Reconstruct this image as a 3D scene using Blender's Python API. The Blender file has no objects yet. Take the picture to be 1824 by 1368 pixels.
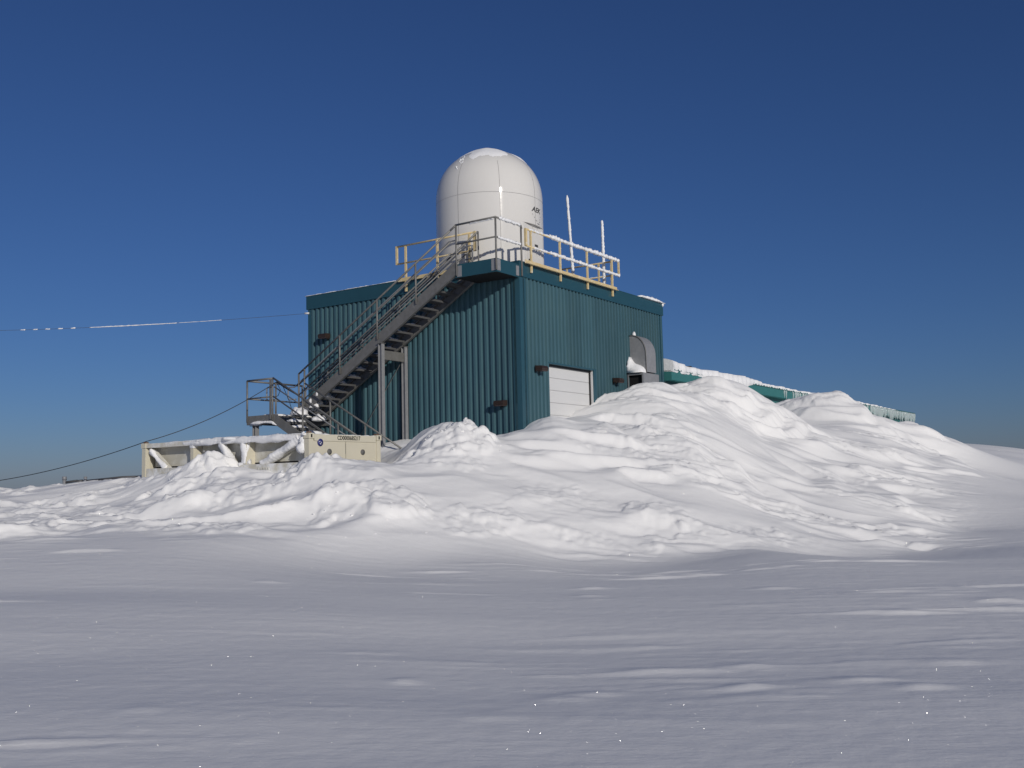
import bpy, math, random
import numpy as np
from mathutils import Vector, Matrix
R = math.radians
scene = bpy.context.scene
col = scene.collection

# ------------------------------------------------------------------ camera, sky, sun, exposure
EYE = 1.7
PITCH, ROLL = R(5.5319), R(1.3716)
cd = bpy.data.cameras.new('camera'); cam = bpy.data.objects.new('camera', cd); col.objects.link(cam)
f_ = Vector((0, math.cos(PITCH), math.sin(PITCH))); u0 = Vector((0, -math.sin(PITCH), math.cos(PITCH))); r0 = Vector((1, 0, 0))
cr = r0*math.cos(ROLL) - u0*math.sin(ROLL); cu = u0*math.cos(ROLL) + r0*math.sin(ROLL)
cam.matrix_world = Matrix(((cr.x, cu.x, -f_.x, 0), (cr.y, cu.y, -f_.y, 0), (cr.z, cu.z, -f_.z, EYE), (0, 0, 0, 1)))
cd.sensor_width = 36; cd.lens = 36*1794.57/1824; cd.clip_start = .1; cd.clip_end = 8000
scene.camera = cam

SUN_EL, SUN_AZ = R(18.3), R(180-26)            # azimuth clockwise from +Y
sdir = Vector((math.sin(SUN_AZ)*math.cos(SUN_EL), math.cos(SUN_AZ)*math.cos(SUN_EL), math.sin(SUN_EL)))
w = bpy.data.worlds.new('World'); scene.world = w; w.use_nodes = True
nt = w.node_tree; nt.nodes.clear()
sky = nt.nodes.new('ShaderNodeTexSky'); sky.sky_type = 'NISHITA'; sky.sun_disc = False
sky.sun_elevation = SUN_EL; sky.sun_rotation = SUN_AZ; sky.air_density = 1.0; sky.dust_density = 0.3; sky.ozone_density = 8.5; sky.altitude = 0
bg = nt.nodes.new('ShaderNodeBackground'); bg.inputs['Strength'].default_value = 0.058
wo = nt.nodes.new('ShaderNodeOutputWorld')
tint = nt.nodes.new('ShaderNodeMix'); tint.data_type = 'RGBA'; tint.blend_type = 'MULTIPLY'; tint.inputs[0].default_value = 1; tint.inputs[7].default_value = (1.03, .915, 1.05, 1)   # the camera's cool white balance
nt.links.new(sky.outputs[0], tint.inputs[6]); nt.links.new(tint.outputs[2], bg.inputs[0]); nt.links.new(bg.outputs[0], wo.inputs[0])
sl = bpy.data.lights.new('sun', 'SUN'); sl.energy = 3.15; sl.angle = R(.53); sl.color = (1, .94, .845)
so = bpy.data.objects.new('sun', sl); col.objects.link(so); so.location = (10, -25, 20)
so.rotation_euler = sdir.to_track_quat('Z', 'Y').to_euler()
vs = scene.view_settings; vs.view_transform = 'Standard'; vs.look = 'None'; vs.exposure = -.32; vs.gamma = 1; vs.use_curve_mapping = False

# ------------------------------------------------------------------ materials
def mat(name, base, rough=.6, metal=0, spec=.5, var=0, vscale=3, bump=0, bscale=30, col2=None, c2scale=2, c2lo=.5, c2hi=.7, stretch=None):
    m = bpy.data.materials.new(name); m.use_nodes = True
    n = m.node_tree.nodes; l = m.node_tree.links; p = n['Principled BSDF']
    p.inputs['Roughness'].default_value = rough; p.inputs['Metallic'].default_value = metal
    p.inputs['Specular IOR Level'].default_value = spec
    p.inputs['Base Color'].default_value = (*base, 1)
    tc = n.new('ShaderNodeTexCoord'); vec = tc.outputs['Object']
    if stretch:
        mp = n.new('ShaderNodeMapping'); mp.inputs['Scale'].default_value = stretch; l.new(vec, mp.inputs[0]); vec = mp.outputs[0]
    out = None
    if var or col2:
        mx = n.new('ShaderNodeMix'); mx.data_type = 'RGBA'
        mx.inputs[6].default_value = (*[c*(1-var) for c in base], 1); mx.inputs[7].default_value = (*[min(1, c*(1+var)) for c in base], 1)
        nz = n.new('ShaderNodeTexNoise'); nz.inputs['Scale'].default_value = vscale; nz.inputs['Detail'].default_value = 6
        l.new(vec, nz.inputs['Vector']); l.new(nz.outputs['Fac'], mx.inputs[0]); out = mx.outputs[2]
        if col2:
            nz2 = n.new('ShaderNodeTexNoise'); nz2.inputs['Scale'].default_value = c2scale; nz2.inputs['Detail'].default_value = 8; nz2.inputs['Roughness'].default_value = .65
            l.new(vec, nz2.inputs['Vector'])
            mr = n.new('ShaderNodeMapRange'); mr.inputs[1].default_value = c2lo; mr.inputs[2].default_value = c2hi
            l.new(nz2.outputs['Fac'], mr.inputs[0])
            m2 = n.new('ShaderNodeMix'); m2.data_type = 'RGBA'; l.new(mr.outputs[0], m2.inputs[0]); l.new(out, m2.inputs[6]); m2.inputs[7].default_value = (*col2, 1)
            out = m2.outputs[2]
        l.new(out, p.inputs['Base Color'])
    if bump:
        nb = n.new('ShaderNodeTexNoise'); nb.inputs['Scale'].default_value = bscale; nb.inputs['Detail'].default_value = 5; l.new(vec, nb.inputs['Vector'])
        b = n.new('ShaderNodeBump'); b.inputs['Strength'].default_value = bump; b.inputs['Distance'].default_value = .02
        l.new(nb.outputs['Fac'], b.inputs['Height']); l.new(b.outputs[0], p.inputs['Normal'])
    return m

def panel_shift(m, amt):
    """each sheet of cladding has weathered a little differently"""
    n = m.node_tree.nodes; l = m.node_tree.links; p = n['Principled BSDF']; src = p.inputs['Base Color'].links[0].from_socket
    oi = n.new('ShaderNodeObjectInfo'); mr = n.new('ShaderNodeMapRange'); mr.inputs[3].default_value = 1-amt; mr.inputs[4].default_value = 1+amt; l.new(oi.outputs['Random'], mr.inputs[0])
    hs = n.new('ShaderNodeHueSaturation'); l.new(mr.outputs[0], hs.inputs['Value']); l.new(src, hs.inputs['Color']); l.new(hs.outputs[0], p.inputs['Base Color'])
def snow_ground_material():
    m = bpy.data.materials.new('snow'); m.use_nodes = True
    n = m.node_tree.nodes; l = m.node_tree.links; p = n['Principled BSDF']
    p.inputs['Base Color'].default_value = (.878, .87, .852, 1); p.inputs['Roughness'].default_value = .75; p.inputs['Specular IOR Level'].default_value = .25
    tc = n.new('ShaderNodeTexCoord')
    # wind crust: grain stretched along the wind, and a fine isotropic grain
    mp = n.new('ShaderNodeMapping'); mp.inputs['Scale'].default_value = (.35, 1.6, 1.2); l.new(tc.outputs['Object'], mp.inputs[0])
    a = n.new('ShaderNodeTexNoise'); a.inputs['Scale'].default_value = 3.2; a.inputs['Detail'].default_value = 8; a.inputs['Roughness'].default_value = .62; l.new(mp.outputs[0], a.inputs['Vector'])
    b = n.new('ShaderNodeTexNoise'); b.inputs['Scale'].default_value = 22; b.inputs['Detail'].default_value = 4; l.new(tc.outputs['Object'], b.inputs['Vector'])
    b1 = n.new('ShaderNodeBump'); b1.inputs['Strength'].default_value = .16; b1.inputs['Distance'].default_value = .06; l.new(a.outputs['Fac'], b1.inputs['Height'])
    b2 = n.new('ShaderNodeBump'); b2.inputs['Strength'].default_value = .22; b2.inputs['Distance'].default_value = .012; l.new(b.outputs['Fac'], b2.inputs['Height']); l.new(b1.outputs[0], b2.inputs['Normal'])
    l.new(b2.outputs[0], p.inputs['Normal'])
    # ice crystals: sparse tiny mirror facets with a random tilt, they glint where they face the sun
    vo = n.new('ShaderNodeTexVoronoi'); vo.inputs['Scale'].default_value = 240; l.new(tc.outputs['Object'], vo.inputs['Vector'])
    sub = n.new('ShaderNodeVectorMath'); sub.operation = 'SUBTRACT'; l.new(vo.outputs['Color'], sub.inputs[0]); sub.inputs[1].default_value = (.5, .5, .5)
    geo = n.new('ShaderNodeNewGeometry')
    sc = n.new('ShaderNodeVectorMath'); sc.operation = 'SCALE'; l.new(sub.outputs[0], sc.inputs[0]); sc.inputs['Scale'].default_value = 2.0
    ad = n.new('ShaderNodeVectorMath'); ad.operation = 'ADD'; ad.inputs[0].default_value = (0, -.15, .1); l.new(sc.outputs[0], ad.inputs[1])
    nm = n.new('ShaderNodeVectorMath'); nm.operation = 'NORMALIZE'; l.new(ad.outputs[0], nm.inputs[0])
    gl = n.new('ShaderNodeBsdfGlossy'); gl.inputs['Roughness'].default_value = .14; gl.inputs['Color'].default_value = (.95, .97, 1, 1); l.new(nm.outputs[0], gl.inputs['Normal'])
    lt = n.new('ShaderNodeMath'); lt.operation = 'LESS_THAN'; l.new(vo.outputs['Distance'], lt.inputs[0]); lt.inputs[1].default_value = .33
    sx = n.new('ShaderNodeSeparateColor'); l.new(vo.outputs['Color'], sx.inputs[0])
    wn = n.new('ShaderNodeTexWhiteNoise'); wn.noise_dimensions = '3D'; l.new(vo.outputs['Position'], wn.inputs['Vector'])
    gt = n.new('ShaderNodeMath'); gt.operation = 'GREATER_THAN'; l.new(wn.outputs['Value'], gt.inputs[0]); gt.inputs[1].default_value = .02
    mu = n.new('ShaderNodeMath'); mu.operation = 'MULTIPLY'; l.new(lt.outputs[0], mu.inputs[0]); l.new(gt.outputs[0], mu.inputs[1])
    gcol = n.new('ShaderNodeMix'); gcol.data_type = 'RGBA'; gcol.inputs[6].default_value = (0, 0, 0, 1); gcol.inputs[7].default_value = (.16, .16, .16, 1); l.new(mu.outputs[0], gcol.inputs[0]); l.new(gcol.outputs[2], gl.inputs['Color'])
    ms = n.new('ShaderNodeAddShader'); l.new(p.outputs[0], ms.inputs[0]); l.new(gl.outputs[0], ms.inputs[1])
    l.new(ms.outputs[0], n['Material Output'].inputs['Surface'])
    return m

M = {}
M['snow'] = snow_ground_material()
M['snow_lump'] = mat('snow_lump', (.87, .87, .87), .75, spec=.25, bump=.5, bscale=14)
M['frost'] = mat('frost', (.86, .87, .88), .8, spec=.3, bump=.7, bscale=40)
M['siding'] = mat('siding', (.052, .116, .142), .42, spec=.45, var=.16, vscale=2.2, stretch=(1.5, 1.5, .35), col2=(.075, .145, .16), c2scale=1.2, c2lo=.5, c2hi=.8)
panel_shift(M['siding'], .09)
M['fascia'] = mat('fascia', (.019, .072, .098), .38, spec=.5, var=.12, vscale=1.5)
M['trim'] = mat('trim', (.026, .085, .115), .4, spec=.5, var=.1, vscale=1.5)
M['wing_teal'] = mat('wing_teal', (.045, .19, .185), .45, spec=.4, var=.12, vscale=2)
M['roof_metal'] = mat('roof_metal', (.04, .15, .15), .45, spec=.4)
M['steel'] = mat('steel', (.185, .182, .172), .55, metal=.3, spec=.5, var=.25, vscale=6, col2=(.23, .23, .23), c2scale=9, c2lo=.5, c2hi=.75)
M['steel_dark'] = mat('steel_dark', (.12, .12, .122), .6, metal=.4, var=.25, vscale=8)
M['galv'] = mat('galv', (.27, .275, .285), .5, metal=.15, var=.15, vscale=5, col2=(.33, .335, .34), c2scale=12)
M['dark'] = mat('dark', (.015, .015, .016), .7, spec=.2)
M['yellow'] = mat('yellow', (.66, .52, .27), .55, var=.12, vscale=4, col2=(.78, .74, .64), c2scale=10, c2lo=.5, c2hi=.75)
M['radome'] = mat('radome', (.69, .675, .64), .07, spec=.3, var=.03, vscale=.8, bump=.10, bscale=2.2)
M['radome_seam'] = mat('radome_seam', (.42, .41, .40), .6)
M['door'] = mat('door', (.66, .66, .655), .5, var=.04, vscale=1.2)
M['bronze'] = mat('bronze', (.035, .022, .018), .5, spec=.4)
M['lens'] = mat('lens', (.12, .08, .07), .2, spec=.6)
M['cream'] = mat('cream', (.62, .58, .46), .6, var=.08, vscale=2, col2=(.48, .33, .2), c2scale=7, c2lo=.66, c2hi=.8)
M['cream_frost'] = mat('cream_frost', (.60, .575, .49), .7, var=.08, vscale=2, col2=(.82, .825, .82), c2scale=3.5, c2lo=.42, c2hi=.62, bump=.3, bscale=20)
M['cream_panel'] = mat('cream_panel', (.52, .50, .43), .65, var=.06, vscale=1.5, col2=(.74, .74, .71), c2scale=2.2, c2lo=.48, c2hi=.7)
M['black'] = mat('black', (.012, .012, .014), .5)
M['blue'] = mat('blue', (.03, .035, .18), .5)
M['vent'] = mat('vent', (.13, .13, .125), .7)
M['print'] = mat('print', (.06, .06, .062), .6)
M['print_grey'] = mat('print_grey', (.30, .30, .30), .6)
M['rust'] = mat('rust', (.16, .10, .07), .8, var=.3, vscale=9)
def ice():
    m = mat('ice', (.70, .80, .80), .18, spec=.6, bump=.3, bscale=12)
    p = m.node_tree.nodes['Principled BSDF']; p.inputs['Transmission Weight'].default_value = .45; p.inputs['IOR'].default_value = 1.31
    return m
M['ice'] = ice()

# ------------------------------------------------------------------ helpers
ANG = R(56.0492); CX, CY = .2451, 26.0            # near corner of the teal building; local x runs along its right wall, local y along its left wall
CA, SA = math.cos(ANG), math.sin(ANG)
def wld(p): return Vector((CX + CA*p[0] - SA*p[1], CY + SA*p[0] + CA*p[1], p[2]))
rng = random.Random(7)

def tag(o, label=None, cat=None, group=None, kind=None):
    if label: o['label'] = label
    if cat: o['category'] = cat
    if group: o['group'] = group
    if kind: o['kind'] = kind
    return o
ORG = {}
def thing(name, label, cat, org, group=None):
    o = bpy.data.objects.new(name, None); col.objects.link(o); o.empty_display_size = .3
    o.location = wld(org); o.rotation_euler = (0, 0, ANG); ORG[o.name] = Vector(org)
    return tag(o, label, cat, group)

class MB:
    """collects faces in the building's frame"""
    def __init__(s): s.v = []; s.f = []
    def add(s, vs, fs):
        k = len(s.v); s.v += [tuple(v) for v in vs]; s.f += [tuple(i+k for i in f) for f in fs]; return s
    def box(s, a, b):
        (x0, y0, z0), (x1, y1, z1) = [min(p, q) for p, q in zip(a, b)], [max(p, q) for p, q in zip(a, b)]
        return s.add([(x0,y0,z0),(x1,y0,z0),(x1,y1,z0),(x0,y1,z0),(x0,y0,z1),(x1,y0,z1),(x1,y1,z1),(x0,y1,z1)],
                     [(0,3,2,1),(4,5,6,7),(0,1,5,4),(1,2,6,5),(2,3,7,6),(3,0,4,7)])
    def beam(s, p, q, wd, ht, up=(0, 0, 1)):
        p, q = Vector(p), Vector(q); d = (q-p).normalized(); sd = d.cross(Vector(up)).normalized(); u = sd.cross(d)
        sd *= wd/2; u *= ht/2
        vs = [e+a*sd+b*u for e in (p, q) for a, b in ((-1,-1),(1,-1),(1,1),(-1,1))]
        return s.add(vs, [(0,1,2,3),(7,6,5,4),(0,4,5,1),(1,5,6,2),(2,6,7,3),(3,7,4,0)])
    def tube(s, pts, r, n=8, cap=True, jit=0, rs=None):
        pts = [Vector(p) for p in pts]; k = len(pts); rings = []
        prev = None
        for i, p in enumerate(pts):
            d = (pts[min(i+1, k-1)] - pts[max(i-1, 0)]).normalized()
            if prev is None:
                a = d.cross(Vector((0, 0, 1)))
                if a.length < .05: a = d.cross(Vector((1, 0, 0)))
                a.normalize()
            else:
                a = prev - d*prev.dot(d); a.normalize()
            prev = a; b = d.cross(a); rr = rs[i] if rs else (r[i] if isinstance(r, (list, tuple)) else r)
            for j in range(n):
                t = 2*math.pi*j/n; q = rr*(1 + (rng.uniform(-jit, jit) if jit else 0))
                rings.append(p + a*math.cos(t)*q + b*math.sin(t)*q)
        fs = [(i*n+j, i*n+(j+1) % n, (i+1)*n+(j+1) % n, (i+1)*n+j) for i in range(k-1) for j in range(n)]
        if cap: fs += [tuple(range(n-1, -1, -1)), tuple((k-1)*n+j for j in range(n))]
        return s.add(rings, fs)
    def prism(s, prof, ax, a, b):
        """profile of 2-tuples extruded along axis ax (0,1,2) from a to b"""
        def mk(p, t):
            return {0: (t, p[0], p[1]), 1: (p[0], t, p[1]), 2: (p[0], p[1], t)}[ax]
        n = len(prof)
        vs = [mk(p, a) for p in prof] + [mk(p, b) for p in prof]
        return s.add(vs, [tuple(range(n)), tuple(range(2*n-1, n-1, -1))] + [(i, i+n, (i+1) % n+n, (i+1) % n) for i in range(n)])
    def mesh(s, name, m, org=(0, 0, 0), smooth=False):
        me = bpy.data.meshes.new(name); o = Vector(org)
        me.from_pydata([Vector(v)-o for v in s.v], [], s.f); me.materials.append(m)
        bm_fix(me)
        if smooth: me.polygons.foreach_set('use_smooth', [True]*len(me.polygons))
        me.update(); return me
    def build(s, name, m, parent, smooth=False, label=None, kind=None):
        """one mesh object; its coordinates are taken relative to the thing's base"""
        top = parent
        while top.parent: top = top.parent
        o = bpy.data.objects.new(name, s.mesh(name, m, ORG[top.name], smooth)); col.objects.link(o); o.parent = parent
        return tag(o, label, None, None, kind)
import bmesh
def bm_fix(me):
    b = bmesh.new(); b.from_mesh(me); bmesh.ops.recalc_face_normals(b, faces=b.faces); b.to_mesh(me); b.free()
def inst(name, me, parent, loc):
    """a copy of a part: shared mesh, own place (building frame offset)"""
    o = bpy.data.objects.new(name, me); col.objects.link(o); o.parent = parent; o.location = loc; return o
def lerp(a, b, t): return Vector(a)*(1-t) + Vector(b)*t
def frost(pts, r, seed=0, step=.035, jit=.35):
    """irregular rime sleeve round a polyline"""
    out = []; P = [Vector(p) for p in pts]
    for a, b in zip(P, P[1:]):
        n = max(2, int((b-a).length/step))
        out += [a.lerp(b, i/n) for i in range(n)]
    out.append(P[-1]); rr = random.Random(seed)
    rs = [r*(1 + rr.uniform(-jit, jit)*.9 + (.45 if rr.random() < .12 else 0)) for _ in out]
    out = [p + Vector((rr.uniform(-1, 1), rr.uniform(-1, 1), rr.uniform(-1, .6)))*r*.22 for p in out]
    return MB().tube(out, r, 7, True, .28, rs)
def text_mesh(body, size, m, shear=0, extrude=.002, sx=1.0, bold=0):
    cu = bpy.data.curves.new('lettering', 'FONT'); cu.body = body; cu.size = size; cu.shear = shear; cu.extrude = extrude; cu.offset = bold; cu.align_x = 'CENTER'; cu.align_y = 'CENTER'
    t = bpy.data.objects.new('lettering_tmp', cu); col.objects.link(t)
    dg = bpy.context.evaluated_depsgraph_get(); me = bpy.data.meshes.new_from_object(t.evaluated_get(dg))
    bpy.data.objects.remove(t); bpy.data.curves.remove(cu)
    me.materials.clear(); me.materials.append(m)
    if sx != 1: me.transform(Matrix.Diagonal((sx, 1, 1, 1)))
    return me

# ------------------------------------------------------------------ the snow: one sheet from the camera to the horizon
# surveyed spot heights (x, y, z) of the drift and the plain
SPOT = np.array([(-23.19,33.00,1.90),(-15.25,30.00,1.79),(-13.58,30.00,1.60),(-11.53,29.00,1.91),(-9.54,26.00,2.05),(-8.24,24.90,2.07),(-6.93,24.20,2.10),(-5.64,23.30,2.13),(-4.65,22.60,2.04),(-3.91,22.30,2.44),(-3.38,22.90,2.10),(-3.08,24.60,2.02),(-2.81,26.20,2.67),(-2.16,25.20,3.14),(-1.39,24.60,3.29),(-0.87,24.50,3.01),(-0.47,25.00,2.91),(0.20,25.30,3.15),(0.90,25.70,3.33),(2.16,27.30,3.49),(3.33,28.80,4.09),(4.50,30.00,4.47),(5.43,30.60,4.25),(6.30,31.00,4.67),(7.30,32.00,4.61),(8.06,33.00,4.22),(9.58,35.00,3.41),(10.61,36.00,4.42),(11.37,36.50,4.58),(12.15,37.00,4.61),(12.60,37.30,3.52),(13.50,37.50,3.46),(14.35,37.00,3.43),(14.75,36.00,3.23),(14.70,35.00,2.10),(1.13,23.80,2.43),(1.02,22.00,1.53),(0.93,20.60,0.75),(0.88,19.80,0.30),(3.01,26.20,3.05),(2.68,23.60,2.00),(2.42,21.60,1.14),(5.01,27.50,3.38),(4.52,25.00,2.39),(4.09,22.80,1.45),(3.73,21.00,0.66),(3.50,19.80,0.20),(7.29,30.00,3.15),(6.27,26.00,1.95),(5.50,23.00,1.03),(5.05,21.20,0.51),(9.71,32.50,3.23),(8.30,28.00,1.93),(7.13,24.20,0.97),(6.33,21.60,0.34),(6.02,20.60,0.09),(12.19,32.00,2.43),(10.84,28.60,1.56),(9.62,25.50,0.88),(8.92,23.70,0.48),(8.41,22.40,0.18),(14.41,33.50,2.15),(12.87,30.00,1.52),(11.45,26.80,0.80),(10.64,25.00,0.32),(18.24,38.00,2.16),(15.32,32.00,1.47),(12.87,27.00,0.77),(11.40,24.00,0.28),(25.26,50.00,2.72),(23.57,52.00,3.06),(22.42,52.00,3.17),(26.24,48.00,2.21),(29.51,45.00,1.19),(16.15,27.00,0.69),(15.53,22.00,0.22),(-1.46,22.90,2.47),(-1.40,21.70,1.83),(-1.34,20.60,1.25),(-1.28,19.60,0.74),(-1.23,18.80,0.42),(-0.20,23.00,2.19),(-0.20,21.00,1.22),(-2.66,22.20,2.10),(-2.43,20.20,1.29),(-3.72,21.20,1.88),(-3.51,20.00,1.32),(-3.30,18.80,0.82),(-3.17,18.00,0.52),(-4.85,21.00,1.67),(-6.18,21.60,1.58),(-5.47,19.10,1.07),(-5.04,17.60,0.81),(-7.96,23.30,1.73),(-6.83,20.00,1.18),(-9.53,24.00,1.50),(-8.06,20.30,1.08),(-7.14,18.00,0.86),(-11.32,25.00,1.52),(-12.19,24.00,1.43),(-10.05,19.80,1.04),(-9.13,18.00,0.83),(-16.85,24.00,1.54),(-12.61,18.00,0.91),(-4.55,5.90,0.15),(-5.66,7.30,0.19),(-6.76,8.70,0.18),(-8.57,11.00,0.31),(-10.62,13.60,0.38),(-11.96,15.30,0.51),(-2.96,5.90,0.15),(-3.67,7.30,0.19),(-4.38,8.70,0.18),(-5.56,11.00,0.31),(-6.88,13.60,0.38),(-7.75,15.30,0.51),(-1.53,5.92,0.15),(-1.92,7.42,0.17),(-2.29,8.86,0.15),(-2.93,11.32,0.27),(-3.65,14.13,0.33),(-4.11,15.90,0.46),(-0.05,6.00,0.13),(-0.06,7.80,0.09),(-0.06,9.40,0.06),(-0.07,12.40,0.13),(-0.07,15.90,0.16),(-0.08,17.80,0.24),(-0.08,18.70,0.28),(1.44,6.00,0.13),(1.89,7.80,0.09),(2.29,9.40,0.06),(3.05,12.40,0.13),(3.93,15.90,0.16),(4.46,18.00,0.22),(4.72,19.04,0.26),(2.91,6.00,0.13),(3.81,7.80,0.09),(4.62,9.40,0.06),(6.13,12.40,0.13),(7.90,15.90,0.16),(9.23,18.55,0.17),(9.94,19.95,0.19),(4.45,6.00,0.13),(5.83,7.80,0.09),(7.05,9.40,0.06),(9.37,12.40,0.13),(12.06,15.90,0.16),(14.53,19.12,0.13),(15.89,20.90,0.12),(-6.00,1.00,0.00),(-6.00,-6.00,0.00),(0.00,1.00,0.00),(0.00,-6.00,0.00),(6.00,1.00,0.00),(6.00,-6.00,0.00),(-2.99,27.46,2.90),(-1.33,26.34,2.70),(-5.15,27.83,2.20),(-7.48,29.75,1.80),(-0.57,30.16,2.60),(-1.38,34.33,2.40),(-9.71,32.70,1.20),(4.77,33.80,3.60),(7.07,38.28,3.50),(10.59,43.15,3.50),(16.17,51.44,3.00),(24.55,63.89,2.20),(3.09,40.96,3.00),(9.23,50.09,2.60),(20.40,66.68,1.80),(-6.50,25.48,1.60),(-25.00,34.00,1.60),(-15.00,36.00,1.30),(-8.00,38.00,1.20),(-30.00,45.00,1.00),(0.00,45.00,1.00),(-10.00,60.00,0.60),(30.00,60.00,2.00),(45.00,60.00,1.50),(40.00,40.00,2.20),(40.00,20.00,0.90),(-40.00,30.00,1.40),(-40.00,15.00,0.40),(40.00,5.00,0.00),(-40.00,0.00,0.00),(0.00,75.00,0.80),(60.00,75.00,1.00),(-60.00,75.00,0.60),(70.00,20.00,0.80),(-70.00,20.00,0.60)])
def tps(r2): return .5*r2*np.log(np.maximum(r2, 1e-12))
_n = len(SPOT)
_K = tps(((SPOT[:, None, :2]-SPOT[None, :, :2])**2).sum(-1)); _K[np.arange(_n), np.arange(_n)] = .02
_B = np.c_[np.ones(_n), SPOT[:, :2]]
_sol = np.linalg.solve(np.block([[_K, _B], [_B.T, np.zeros((3, 3))]]), np.r_[SPOT[:, 2], 0, 0, 0])
def macro(x, y):
    o = _sol[_n] + _sol[_n+1]*x + _sol[_n+2]*y
    for i in range(_n): o = o + _sol[i]*tps((x-SPOT[i, 0])**2 + (y-SPOT[i, 1])**2)
    return o
def sstep(a, b, x): t = np.clip((x-a)/(b-a), 0, 1); return t*t*(3-2*t)
_pr = np.random.RandomState(42); _perm = np.tile(_pr.permutation(256), 3).astype(np.int32)
_ga = np.arange(256)*(2*math.pi/256); _gc = np.cos(_ga).astype(np.float32); _gs = np.sin(_ga).astype(np.float32)
def gnoise(x, y, seed=0):
    """2-D gradient noise, about -0.7..0.7"""
    x0 = np.floor(x); y0 = np.floor(y); xf = (x-x0).astype(np.float32); yf = (y-y0).astype(np.float32)
    xi = (x0.astype(np.int32) + seed*37) & 255; yi = (y0.astype(np.int32) + seed*91) & 255
    pa = _perm[xi] + yi; pb = _perm[xi+1] + yi
    u = xf*xf*xf*(xf*(xf*6-15)+10); v = yf*yf*yf*(yf*(yf*6-15)+10)
    def g(h, dx, dy): return _gc[h]*dx + _gs[h]*dy
    a = g(_perm[pa], xf, yf); b = g(_perm[pb], xf-1, yf); c = g(_perm[pa+1], xf, yf-1); d = g(_perm[pb+1], xf-1, yf-1)
    a += (b-a)*u; c += (d-c)*u
    return a + (c-a)*v
def fbm(x, y, seed=0, oct=4, gain=.5):
    o = 0; a = 1
    for i in range(oct): o = o + a*gnoise(x*2**i + 17.3*i, y*2**i - 9.1*i, seed+i); a *= gain
    return o

def axis(parts):
    out = [parts[0][0]]
    for a, b, s0, s1 in parts:
        x = a
        while x < b - 1e-6:
            t = (x-a)/(b-a); x = min(b, x + s0*(s1/s0)**t); out.append(x)
    return np.array(out)
gx_ = axis([(0, 19.5, .042, .042), (19.5, 40, .10, 4), (40, 4000, 8, 900)])
gx = np.r_[-gx_[:0:-1], gx_]
gy = axis([(-60, -5, 8, 1.5), (-5, 4.5, 1.5, .05), (4.5, 15, .05, .05), (15, 33, .037, .037), (33, 40, .042, .10), (40, 58, .10, .8), (58, 4500, 8, 900)])
XX, YY = np.meshgrid(gx.astype(np.float32), gy.astype(np.float32))
# smooth body, evaluated on a coarse grid and interpolated
cxs = np.linspace(-70, 70, 561); cys = np.linspace(-60, 90, 601)
_cx, _cy = np.meshgrid(cxs, cys); HC = macro(_cx, _cy)
def bil(x, y):
    fx = np.clip((x-cxs[0])/(cxs[1]-cxs[0]), 0, len(cxs)-1.001); fy = np.clip((y-cys[0])/(cys[1]-cys[0]), 0, len(cys)-1.001)
    i = fx.astype(int); j = fy.astype(int); a = fx-i; b = fy-j
    return (HC[j, i]*(1-a) + HC[j, i+1]*a)*(1-b) + (HC[j+1, i]*(1-a) + HC[j+1, i+1]*a)*b
rad = np.hypot(XX, YY)
far = sstep(55, 85, rad)
Z = bil(XX, YY)*(1-far) + .5*far
near = 1 - sstep(45, 70, rad)

# where the drift is (1) and where the plain is (0)
lobe = fbm(XX/7., YY/.9, 5, 3)
foot = 17.6 + 1.9*sstep(-6, 1, XX) + .28*np.clip(XX-6, 0, 20)
mound = sstep(-.2, 1.6, YY - foot + .9*fbm(XX/3., YY/1.6, 8, 3)) * sstep(-.4, 1.6, 10.9 + (YY-25)*.5 - XX + 1.8*lobe)
mound *= (1 - sstep(42, 50, YY))*(1-sstep(22, 30, -XX))
wl = 1 - sstep(-5.5, 3.5, XX + .15*(YY-20))       # left part: the drifts climb to the right

def wind(ang):
    c, s = math.cos(ang), math.sin(ang); return XX*c + YY*s, -XX*s + YY*c
def streaks(ang, seed):
    u, v = wind(ang)
    wv = v + .35*fbm(u/3.5, v/2.2, seed+40, 3)
    n1 = fbm(u/6.5, wv/1.9, seed, 2, .45)
    n2 = fbm(u/2.3, wv/.50, seed+11, 3, .55)
    n3 = fbm(u/.9, wv/.19, seed+23, 3, .55)
    patch = sstep(-.15, .35, fbm(u/4., v/2., seed+31, 2))
    body = .27*(.34 - np.abs(n1+.05)*1.5)                      # rounded backs with sharp troughs turned over
    patch = sstep(.0, .4, fbm(u/4.5, v/2.2, seed+31, 2))
    return body + .055*n2*(.2+patch) - .02*np.abs(n2)*patch + .016*n3*patch
S = streaks(R(24), 100)*wl + streaks(R(-4), 200)*(1-wl) - .02
# wind-cut steps: flat treads and steep brows
qn = (Z + .9*fbm(XX/4.5 + .3*YY, YY/2.6, 60, 3))/.62
fr = qn - np.floor(qn); stair = np.floor(qn) + sstep(.22, .78, fr)
S = S + (stair-qn)*.62*.5*sstep(-.25, .25, fbm(XX/5, YY/4, 77, 2))
# thin wind-slab layers broken away with crisp edges
def slabs(ang, seed):
    u, v = wind(ang); o = 0
    wu = u + .25*fbm(u/.7, v/.45, seed+70, 3); wv = v + .12*fbm(u/.6, v/.3, seed+75, 3)
    for k, (a, b, h, th, ed) in enumerate(((3.4, .9, .055, .02, .035), (2.1, .55, .045, .12, .045), (1.1, .34, .032, .16, .06))):
        o = o + h*sstep(0, ed, fbm(wu/a, wv/b, seed+80+7*k, 3, .55) - th)
    return .85*o*sstep(-.02, .25, fbm(u/4.2, v/1.9, seed+99, 2))
S = S + slabs(R(20), 500)*wl + slabs(R(-3), 600)*(1-wl) - .03
Z = Z + mound*near*S
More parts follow.
